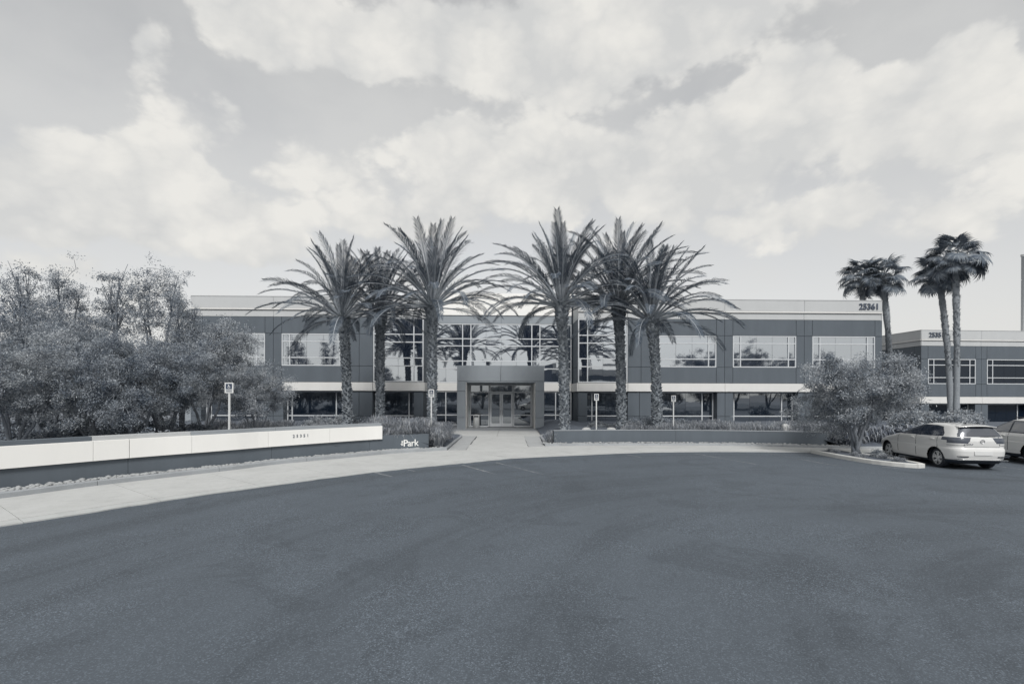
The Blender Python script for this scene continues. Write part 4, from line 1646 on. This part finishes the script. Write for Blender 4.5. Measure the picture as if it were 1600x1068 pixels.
def build_car(spec, name, label, loc, rz, paint):
    V = car_shell(spec)
    nz, na, _ = V.shape
    idx = np.arange(nz * na).reshape(nz, na)
    A, B = idx[:-1, :], np.roll(idx, -1, 1)[:-1, :]
    Cc, D = np.roll(idx, -1, 1)[1:, :], idx[1:, :]
    Q = np.stack([A, D, Cc, B], -1).reshape(-1, 4)
    P = V.reshape(-1, 3)
    cen = P[Q].mean(1)
    nrm = np.cross(P[Q[:, 2]] - P[Q[:, 0]], P[Q[:, 3]] - P[Q[:, 1]])
    nrm /= np.linalg.norm(nrm, axis=1)[:, None] + 1e-12
    flip = (nrm * (cen - np.array([1.2, 0, .7]))).sum(1) < 0
    if flip.mean() > .5:
        Q = Q[:, ::-1]
        nrm = -nrm
    x, y, z = cen.T
    wb, wr, ar = spec['wb'], spec['wr'], spec['arch']
    cls = np.zeros(len(Q), int)                       # 0 body
    side = np.abs(nrm[:, 1]) > .45
    # glass
    S = spec['sidewin']                               # polygon in x,z

    def inpoly(px, pz, poly):
        ins = np.zeros(len(px), bool)
        j = len(poly) - 1
        for i in range(len(poly)):
            xi, zi = poly[i]; xj, zj = poly[j]
            cond = ((zi > pz) != (zj > pz)) & (px < (xj - xi) * (pz - zi) / (zj - zi + 1e-12) + xi)
            ins ^= cond
            j = i
        return ins
    sw = side & inpoly(x, z, S)
    bp = spec['bpillar']
    fr_, re_ = sw & (x > bp + .04), sw & (x < bp - .04)
    trimz = side & inpoly(x, z, spec['sideout']) & ~fr_ & ~re_
    cls[trimz] = 1                                    # black trim
    for k, msk in ((2, fr_ & (y > 0)), (3, re_ & (y > 0)), (4, fr_ & (y < 0)), (5, re_ & (y < 0))): cls[msk] = k
    rw = (nrm[:, 0] < -.25) & (z > spec['rw'][0]) & (z < spec['rw'][1]) & (np.abs(y) < spec['rw'][2] - (z - spec['rw'][0]) * spec['rw'][3]) & (x < .3)
    cls[rw] = 6
    ws = (nrm[:, 0] > .2) & (z > spec['ws'][0]) & (z < spec['ws'][1]) & (x > 1.0) & (np.abs(y) < spec['ws'][2] - (z - spec['ws'][0]) * .3)
    cls[ws & (cls == 0)] = 7
    t0, t1, ty, tx = spec['tail']
    tl = (x < tx) & (z > t0 + .05 * np.clip((np.abs(y) - .75) / .15, 0, 1) * 0) & (z < t1) & (np.abs(y) > ty + (t1 - z) * .55)
    tl &= ~((x > tx - .20) & (z < t0 + .09))
    cls[tl & (y > 0)] = 8
    cls[tl & (y < 0)] = 9
    low_ = (z < spec['skirt']) | ((x < -.3) & (z < spec['rearskirt']))
    cls[low_] = 1
    # panel gaps
    gap = np.zeros(len(Q), bool)
    for gx_ in spec['gaps']:
        gap |= side & (np.abs(x - gx_) < .009) & (z > spec['skirt'] + .05) & (z < spec['belt'])
    gap |= (x < -.45) & (np.abs(np.abs(y) - spec['gatew']) < .009) & (z > spec['gatez']) & (z < spec['rw'][0] + .0)
    gap |= (x < -.45) & (np.abs(z - spec['gatez']) < .008) & (np.abs(y) < spec['gatew'])
    gap |= (x < -.45) & (np.abs(z - spec['bumpz']) < .007) & (np.abs(y) > spec['gatew'])
    cls[gap & (cls == 0)] = 1
    keep = np.ones(len(Q), bool)
    for xw in (0, wb):
        keep &= ~(((x - xw) ** 2 + (z - wr) ** 2 < ar ** 2) & (np.abs(y) > .45))
    t = tag(empty(name, loc, rz), label, 'car')

    def sub(mask, nm, mat, parent, off_=0.0, smooth=True):
        q = Q[mask & keep]
        if not len(q): return None
        u, inv = np.unique(q, return_inverse=True)
        me = np_mesh(nm, P[u], [inv.reshape(-1, 4)], mat, smooth)
        return link(nm, me, parent)
    body = sub(cls == 0, 'body', paint, t)
    sub(cls == 1, 'trim', MT['trim'], t)
    for k, nm in ((2, 'side_window'), (3, 'side_window'), (4, 'side_window'), (5, 'side_window'), (6, 'rear_window'), (7, 'windscreen')):
        sub(cls == k, nm, MT['carglass'], t)
    for k in (8, 9): sub(cls == k, 'tail_light', MT['tail'], t)
    # floor pan and wheel wells
    m = MB()
    w0 = interp(spec['width'], spec['z0']) - .06
    m.box(-.55, wb + .5, -.5, .5, spec['z0'] + .01, spec['z0'] + .05)
    m.box(ar + .02, wb - ar - .02, -w0, w0, spec['z0'] - .01, spec['z0'] + .08)
    for xw in (0, wb):
        for sg in (-1, 1):
            prof = [(ar + .004, sg * spec['track'] + .13 * sg), (ar + .004, sg * .44), (.02, sg * .44)]
            n = 28
            vs, fs = [], []
            for (rr_, yy) in prof:
                for k in range(n):
                    a = 2 * math.pi * k / n
                    vs.append((xw + rr_ * math.cos(a), yy, max(spec['z0'] - .02, wr + rr_ * math.sin(a))))
            for i in range(2):
                for k in range(n): fs.append((i * n + k, i * n + (k + 1) % n, i * n + n + (k + 1) % n, i * n + n + k))
            m.add(vs, fs)
    m.build('underbody', MT['black'], t)
    # wheels
    for xw in (0, wb):
        for sg in (-1, 1):
            y0 = sg * (spec['track'] + .10)
            m = MB()
            o = -sg
            m.lathe([(wr * .66, o * .02), (wr * .70, 0), (wr * .90, 0), (wr * .975, o * .025), (wr, o * .06), (wr, o * .16), (wr * .96, o * .20), (wr * .6, o * .2)], 40, 'y')
            wl = m.build('wheel', MT['black'], t, True, (xw, y0, wr))
            m = MB()
            m.lathe([(wr * .67, o * .012), (wr * .63, o * .05), (wr * .60, o * .07), (.02, o * .06)], 32, 'y')
            m.build('rim', MT['rim_dark'], wl, True)
            m = MB()
            m.lathe([(wr * .685, o * .008), (wr * .685, -o * .004), (wr * .645, -o * .004), (wr * .64, o * .03)], 40, 'y')
            for k in range(5):
                for dlt in (-.17, .17):
                    a = k * 2 * math.pi / 5 + math.pi / 2 + dlt
                    a2 = k * 2 * math.pi / 5 + math.pi / 2 + dlt * 1.25
                    r0, r1 = wr * .13, wr * .66
                    p0 = Vector((math.cos(a) * r0, o * .022, math.sin(a) * r0))
                    p1 = Vector((math.cos(a2) * r1, o * .004, math.sin(a2) * r1))
                    d = (p1 - p0).normalized()
                    pe = Vector((-d.z, 0, d.x)) * .021
                    bk = Vector((0, o * .03, 0))
                    vs = [p0 - pe, p0 + pe, p1 + pe * 1.25, p1 - pe * 1.25]
                    m.add([*vs, *[v + bk for v in vs]], [(0, 1, 2, 3), (0, 4, 5, 1), (1, 5, 6, 2), (2, 6, 7, 3), (3, 7, 4, 0)])
            m.lathe([(wr * .19, o * .02), (wr * .17, o * .005), (.004, o * .002)], 20, 'y')
            m.build('spokes', MT['rim'], wl)
    return t, body, P, cls


def side_y(spec, x, z, sg=1):
    xr, xf, hw = interp(spec['rear'], z), interp(spec['front'], z), interp(spec['width'], z)
    xc, a = (xr + xf) / 2, (xf - xr) / 2
    fr = (x - xc) / a
    ne = interp(spec['n'], z)
    tp = 1 - (spec.get('tf', .05) if fr > 0 else spec.get('tr', .03)) * fr * fr
    return sg * hw * tp * (max(0, 1 - abs(fr) ** ne)) ** (1 / ne)


def add_common(t, spec, paint, handles, mirror):
    for hx, hz in handles:
        for sg in (1, -1):
            y = side_y(spec, hx, hz, sg)
            m = MB()
            m.tube([(hx - .10, y - sg * .005, hz), (hx - .085, y + sg * .03, hz), (hx + .085, y + sg * .03, hz), (hx + .10, y - sg * .005, hz)], .016, 6)
            m.build('door_handle', paint, t, True)
    for sg in (1, -1):
        mx, mz = mirror
        y = side_y(spec, mx, mz - .02, sg)
        m = MB()
        m.lathe([(.005, -.11), (.055, -.10), (.082, -.03), (.080, .06), (.06, .105), (.005, .115)], 12, 'y', mx, y + sg * .14, mz + .05)
        m.tube([(mx + .02, y - sg * .02, mz), (mx, y + sg * .08, mz + .03)], .03, 6)
        m.build('door_mirror', MT['trim'], t, True)


HB = dict(z0=.20, z1=1.482, wb=2.63, wr=.325, arch=.375, track=.69, belt=1.05, skirt=.27, rearskirt=.335, gatew=.50, gatez=.76, bumpz=.80,
          rear=[(.20, -.60), (.26, -.74), (.36, -.81), (.48, -.84), (.62, -.845), (.70, -.825), (.735, -.79), (.84, -.80), (.94, -.80), (1.03, -.775), (1.08, -.745), (1.22, -.685), (1.37, -.61), (1.415, -.56), (1.44, -.45), (1.46, -.20), (1.474, .12), (1.482, .42)],
          front=[(.20, 3.18), (.30, 3.36), (.45, 3.42), (.60, 3.42), (.70, 3.37), (.79, 3.16), (.87, 2.88), (.935, 2.58), (.995, 2.28), (1.03, 2.12), (1.12, 1.92), (1.2, 1.75), (1.32, 1.44), (1.40, 1.20), (1.44, 1.02), (1.465, .80), (1.482, .58)],
          width=[(.20, .80), (.27, .865), (.40, .885), (.55, .898), (.68, .90), (.715, .888), (.735, .892), (.86, .892), (.98, .875), (1.045, .848), (1.08, .825), (1.22, .735), (1.35, .645), (1.405, .595), (1.435, .55), (1.46, .45), (1.475, .30), (1.482, .10)],
          n=[(.2, 5.5), (.75, 6), (1.0, 6), (1.2, 6), (1.482, 4)],
          sidewin=[(-.27, 1.10), (-.24, 1.16), (-.02, 1.355), (.25, 1.385), (.95, 1.385), (1.22, 1.345), (1.62, 1.21), (1.98, 1.055), (1.98, 1.045), (.4, 1.065), (-.20, 1.085)],
          sideout=[(-.30, 1.08), (-.27, 1.17), (-.04, 1.375), (.25, 1.405), (.95, 1.405), (1.24, 1.365), (1.65, 1.23), (2.05, 1.055), (2.05, 1.025), (.4, 1.045), (-.24, 1.065)],
          bpillar=.93, rw=(1.075, 1.395, .66, .52), ws=(1.05, 1.40, .72), tail=(.86, 1.055, .30, -.27), gaps=(-.10, .93, 1.93))
GA = .128
hb, hbody, _, _ = build_car(HB, 'hatchback_car', 'silver white hatchback parked beside the island, its tailgate towards the lot', (16.02, 17.83, 0), math.pi / 2 - GA, MT['carpaint'])
hb.scale = (1.06, 1.06, 1.06)
add_common(hb, HB, MT['carpaint'], [(.12, .955), (1.12, .94)], (1.86, 1.05))
# roof spoiler, third brake light, badge, plate, reflectors, fin
m = MB()
N_ = 14
vs = []
for i in range(N_ + 1):
    y = -.54 + 1.08 * i / N_
    k = (y / .54) ** 2
    xe = -.70 + .09 * k
    vs += [(-.34, y * .97, 1.462 - .045 * k), (xe, y, 1.432 - .04 * k), (xe + .01, y, 1.408 - .04 * k), (-.44, y * .97, 1.405 - .045 * k)]
fs = []
for i in range(N_):
    for k in range(4): fs.append((i * 4 + k, i * 4 + (k + 1) % 4, i * 4 + 4 + (k + 1) % 4, i * 4 + 4 + k))
m.add(vs, fs + [(0, 1, 2, 3), tuple(N_ * 4 + k for k in (3, 2, 1, 0))])
m.build('roof_spoiler', MT['carpaint'], hb, True)
m = MB()
m.box(-.68, -.655, -.2, .2, 1.398, 1.410)
m.build('brake_light', MT['tail'], hb)
m = MB()
for k in range(24):
    a, a2 = 2 * math.pi * k / 24, 2 * math.pi * (k + 1) / 24
    m.tube([(-.812, .062 * math.cos(a), .935 + .062 * math.sin(a)), (-.812, .062 * math.cos(a2), .935 + .062 * math.sin(a2))], .008, 5, False)
for L_ in ([(-.03, .985), (0, .935), (.03, .985)], [(-.052, .965), (-.026, .888), (0, .935), (.026, .888), (.052, .965)]):
    m.tube([(-.814, y, z) for y, z in L_], .006, 5)
m.build('badge', MT['chrome'], hb)
text_mesh('e-GOLF', .075, .006, 'lettering', MT['chrome'], hb, (-.808, .40, .82), (R(90), 0, R(-90)), 1.1, .001)
m = MB(); m.box(-.862, -.848, -.26, .26, .50, .62); m.build('licence_plate', MT['sign_white'], hb)
for sg in (1, -1):
    m = MB(); m.box(-.845, -.80, min(sg * .42, sg * .74), max(sg * .42, sg * .74), .435, .462); m.build('reflector', MT['trim'], hb)
m = MB(); m.box(-.835, -.79, -.72, .72, .335, .352); m.build('bumper_strip', MT['chrome'], hb)
m = MB(); m.tube([(-.755, .02, 1.09), (-.765, -.15, 1.095), (-.75, -.42, 1.10)], .010, 5); m.build('wiper', MT['trim'], hb)
m = MB(); m.add([(-.12, -.012, 1.468), (-.12, .012, 1.468), (.02, .006, 1.478), (.02, -.006, 1.478), (-.14, 0, 1.525), (-.10, 0, 1.515)], [(0, 3, 5, 4), (1, 4, 5, 2), (0, 4, 1), (3, 2, 5)]); m.build('aerial', MT['trim'], hb)

SV = dict(z0=.24, z1=1.66, wb=2.68, wr=.355, arch=.405, track=.70, belt=1.09, skirt=.36, rearskirt=.42, gatew=.54, gatez=.74, bumpz=.80,
          rear=[(.24, -.66), (.32, -.80), (.5, -.88), (.68, -.885), (.78, -.84), (.98, -.845), (1.10, -.80), (1.3, -.70), (1.5, -.60), (1.57, -.52), (1.61, -.38), (1.64, -.1), (1.66, .4)],
          front=[(.24, 3.28), (.36, 3.44), (.6, 3.48), (.82, 3.42), (.92, 3.20), (1.0, 2.80), (1.06, 2.35), (1.11, 2.12), (1.25, 1.86), (1.4, 1.55), (1.52, 1.26), (1.58, 1.05), (1.63, .80), (1.66, .5)],
          width=[(.24, .84), (.34, .905), (.5, .92), (.75, .925), (.80, .912), (.84, .917), (.98, .905), (1.09, .87), (1.2, .82), (1.45, .72), (1.54, .67), (1.60, .60), (1.635, .48), (1.655, .28), (1.66, .1)],
          n=[(.24, 6), (1.1, 6.5), (1.4, 6.5), (1.66, 4)],
          sidewin=[(-.55, 1.15), (-.30, 1.46), (0, 1.50), (.95, 1.50), (1.20, 1.44), (1.6, 1.27), (1.95, 1.10), (-.4, 1.13)],
          sideout=[(-.60, 1.13), (-.33, 1.49), (0, 1.53), (.95, 1.53), (1.22, 1.47), (1.63, 1.29), (2.02, 1.07), (-.45, 1.10)],
          bpillar=.92, rw=(1.13, 1.52, .70, .28), ws=(1.12, 1.57, .76), tail=(.92, 1.08, .45, -.36), gaps=(-.05, .92, 1.95))
sv, _, _, _ = build_car(SV, 'suv_car', 'white sport utility car at the right edge, beyond the hatchback', (20.0, 18.35, 0), math.pi / 2 - GA, MT['carpaint2'])
sv.scale = (1.05, 1.05, 1.05)
add_common(sv, SV, MT['carpaint2'], [(.16, 1.0), (1.15, .985)], (1.90, 1.09))
for sg in (1, -1):
    m = MB()
    m.tube([(-.45, sg * .58, 1.60), (-.38, sg * .585, 1.655), (.3, sg * .58, 1.675), (1.0, sg * .56, 1.64), (1.06, sg * .56, 1.60)], .016, 6)
    m.build('roof_rail', MT['trim'], sv, True)

# ------------------------------------------------------------------ signs, bin, boulders, lamp post


def wheelchair(m, cx, cz, s, y):
    """simple wheelchair symbol of bars and an arc"""
    seg = lambda a, b_, w: m.tube([(cx + a[0] * s, y, cz + a[1] * s), (cx + b_[0] * s, y, cz + b_[1] * s)], w * s, 6)
    m.lathe([(.004, 0), (.085 * s, 0), (.085 * s, -.004), (.004, -.004)], 12, 'y', cx - .06 * s, y, cz + .42 * s)
    seg((-.06, .30), (-.04, 0), .05)
    seg((-.04, 0), (.20, 0), .05)
    seg((.20, 0), (.32, -.28), .05)
    seg((-.05, .17), (.14, .17), .04)
    pts = [(-.02 + .24 * math.cos(a), -.13 + .24 * math.sin(a)) for a in [R(110 + 24 * k) for k in range(10)]]
    m.tube([(cx + a * s, y, cz + b_ * s) for a, b_ in pts], .04 * s, 6)


def parking_sign(px, py, Y, zb, w, h, label, rz=0.0, plate=True):
    top = at(px, py, Y)
    t = tag(empty('parking_sign', (top.x, Y, zb), rz), label, 'sign', 'accessible parking signs on posts')
    H = top.z - zb
    m = MB(); m.box(-.03, .03, .0, .055, 0, H - .02); m.build('post', MT['metal'], t)
    m = MB()
    m.box(-w / 2, w / 2, -.012, -.002, H - h, H, .004)
    b_ = m.build('sign_board', MT['sign_white'], t)
    m = MB(); m.box(-w * .36, w * .36, -.016, -.0125, H - h * .62, H - h * .10); m.build('sign_field', MT['sign_blue'], b_)
    m = MB(); wheelchair(m, 0, H - h * .37, h * .40, -.018); m.build('wheelchair_symbol', MT['number_white'], b_)
    for k in range(2):
        m = MB(); m.box(-w * .34, w * .34, -.015, -.0125, H - h * (.74 + .11 * k) - .012, H - h * (.74 + .11 * k) + .012); m.build('text_line', MT['sign_blue'], b_)
    return t


parking_sign(358, 597.5, 17.8, .40, .31, .37, 'large accessible parking sign in front of the left trees')
parking_sign(674, 608, 25.0, .2, .27, .385, 'accessible parking sign left of the portico before a palm trunk')
parking_sign(932, 615, 28.0, .42, .26, .37, 'accessible parking sign between the two palms right of the portico')
parking_sign(1052.5, 617.5, 28.4, .42, .25, .35, 'rightmost accessible parking sign, beside the last date palm')

b = at(744.3, 668, 39.3)
bn = tag(empty('litter_bin', (b.x, 39.3, .042)), 'pale cylindrical litter bin left of the glass entrance doors', 'litter bin')
m = MB(); m.lathe([(.22, 0), (.245, .02), (.245, .80), (.235, .82), (.02, .82)], 28); m.build('shell', MT['bin'], bn, True)
m = MB(); m.lathe([(.25, .825), (.258, .85), (.258, .99), (.245, 1.03), (.12, 1.05), (.004, 1.052)], 28); hd = m.build('lid', MT['bin'], bn, True)
m = MB(); m.box(-.15, .15, -.268, -.20, .87, .96); m.build('opening', MT['trim'], hd)


def boulder(loc, sx, sy, sz, seed, label):
    r = random.Random(seed)
    bm = bmesh.new()
    bmesh.ops.create_icosphere(bm, subdivisions=3, radius=1)
    for v in bm.verts:
        p = v.co
        q = Vector((math.copysign(abs(p.x) ** .6, p.x), math.copysign(abs(p.y) ** .6, p.y), math.copysign(abs(p.z) ** .6, p.z)))
        k = 1 + .06 * math.sin(p.x * 5 + seed) + .05 * math.sin(p.y * 7 + p.z * 4 + seed * 2) + r.uniform(-.015, .015)
        v.co = Vector((q.x * sx * k, q.y * sy * k, q.z * sz * k + sz * .8))
    me = bpy.data.meshes.new('boulder')
    bm.to_mesh(me); bm.free()
    me.materials.append(MT['boulder'])
    me.polygons.foreach_set('use_smooth', [True] * len(me.polygons))
    o = link('boulder', me, None, loc, (0, 0, r.uniform(-.3, .3)))
    tag(o, label, 'boulder', 'pale boulders in the right bed')


boulder((gx(916.5, 29.5), 29.5, .36), .26, .24, .18, 1, 'squarish pale boulder left of the sign post, behind the planter wall')
boulder((gx(955, 29.8), 29.8, .36), .27, .22, .17, 2, 'flat pale boulder at the foot of the second palm from the right')
boulder((gx(1227.5, 29.0), 29.0, .40), .22, .2, .30, 3, 'upright pale boulder standing in the grass near the wall end')

lp = at(1600.5, 398, 80)
t = tag(empty('mast', (lp.x, 80, -.05)), 'tall pale mast beyond the far right building, cut by the right edge', 'mast')
m = MB(); m.lathe([(.5, 0), (.5, 1.0), (.42, 1.05), (.36, lp.z - .3), (.42, lp.z - .28), (.42, lp.z), (.004, lp.z)], 16); m.build('pole', MT['metal'], t, True)
m = MB(); m.lathe([(.46, lp.z + .005), (.46, lp.z + .10), (.30, lp.z + .2), (.004, lp.z + .22)], 16); m.build('cap', MT['metal'], t, True)

ub = at(1499, 664, 31.5)
t = tag(empty('utility_cabinet', (ub.x, 31.5, .3)), 'low pale utility cabinet just above the hatchback roof line', 'cabinet')
m = MB(); m.box(-.42, .42, -.25, .25, 0, .42, .02); m.build('cabinet_body', MT['boulder'], t)
m = MB(); m.box(-.45, .45, -.28, .28, .42, .47, .01); m.build('lid', MT['sign_white'], t)

# ------------------------------------------------------------------ across the lot, seen mirrored in the glass
G3 = 'trees across the lot, mirrored in the windows'
LB3 = 'leafy tree across the lot, seen mirrored in the office windows'
rz_ = random.Random(3)
for i, x in enumerate((-44, -39, -34, -30, -26, -21, -17, -12, -8, -4, 0, 4, 9, 13, 17, 21, 25, 29, 34, 39, 45)):
    k = (1, 3, 0)[i % 3]
    tree('broadleaf_tree', TM[k], (x + rz_.uniform(-1, 1), -24 + rz_.uniform(-3, 3), -.02), rz_.uniform(0, 6), rz_.uniform(.8, 1.15), LB3, G3)
for i, (x, y, s) in enumerate(((44, -20, 2.3), (51, -22, 2.6), (58, -20, 2.3), (66, -22, 2.2), (-52, -24, 1.8))):
    tree('broadleaf_tree', TM[(1, 0, 3)[i % 3]], (x, y, -.02), i * 1.3, s, 'tall leafy tree across the lot, seen mirrored in the upper windows', 'tall trees across the lot')
for i, (x, y, h) in enumerate(((-9, -34, 10.5), (-3.5, -46, 10))):
    fan_palm((x, y, 0), (x + .3, y, h), 80 + i, 'distant fan palm across the lot, seen mirrored above the portico', group='fan palms across the lot')
o3 = tag(empty('office_building', (16, -52, -.5), math.pi), 'office building across the lot, seen only mirrored in the windows', 'office building')
FC = Face(o3)
FC.wing(-24, 0, [(-22, -17), (-15, -10), (-7, -2)], [(-24, -22), (-17, -15), (-10, -7), (-2, 0)])
FC.box('core_wall', 'core', -23.9, -.1, .2, 20, 2.95, 10.45)
FC.box('core_wall', 'core', -23.9, -.1, .95, 20, -.2, 2.95)
for o in list(o3.children):
    pass
c = copy_tree(sv)
c.location = (7.2, -11.5, 0)
c.rotation_euler = (0, 0, R(178))
c['label'] = 'white sport utility car behind the viewpoint, seen mirrored in the ground floor glass'
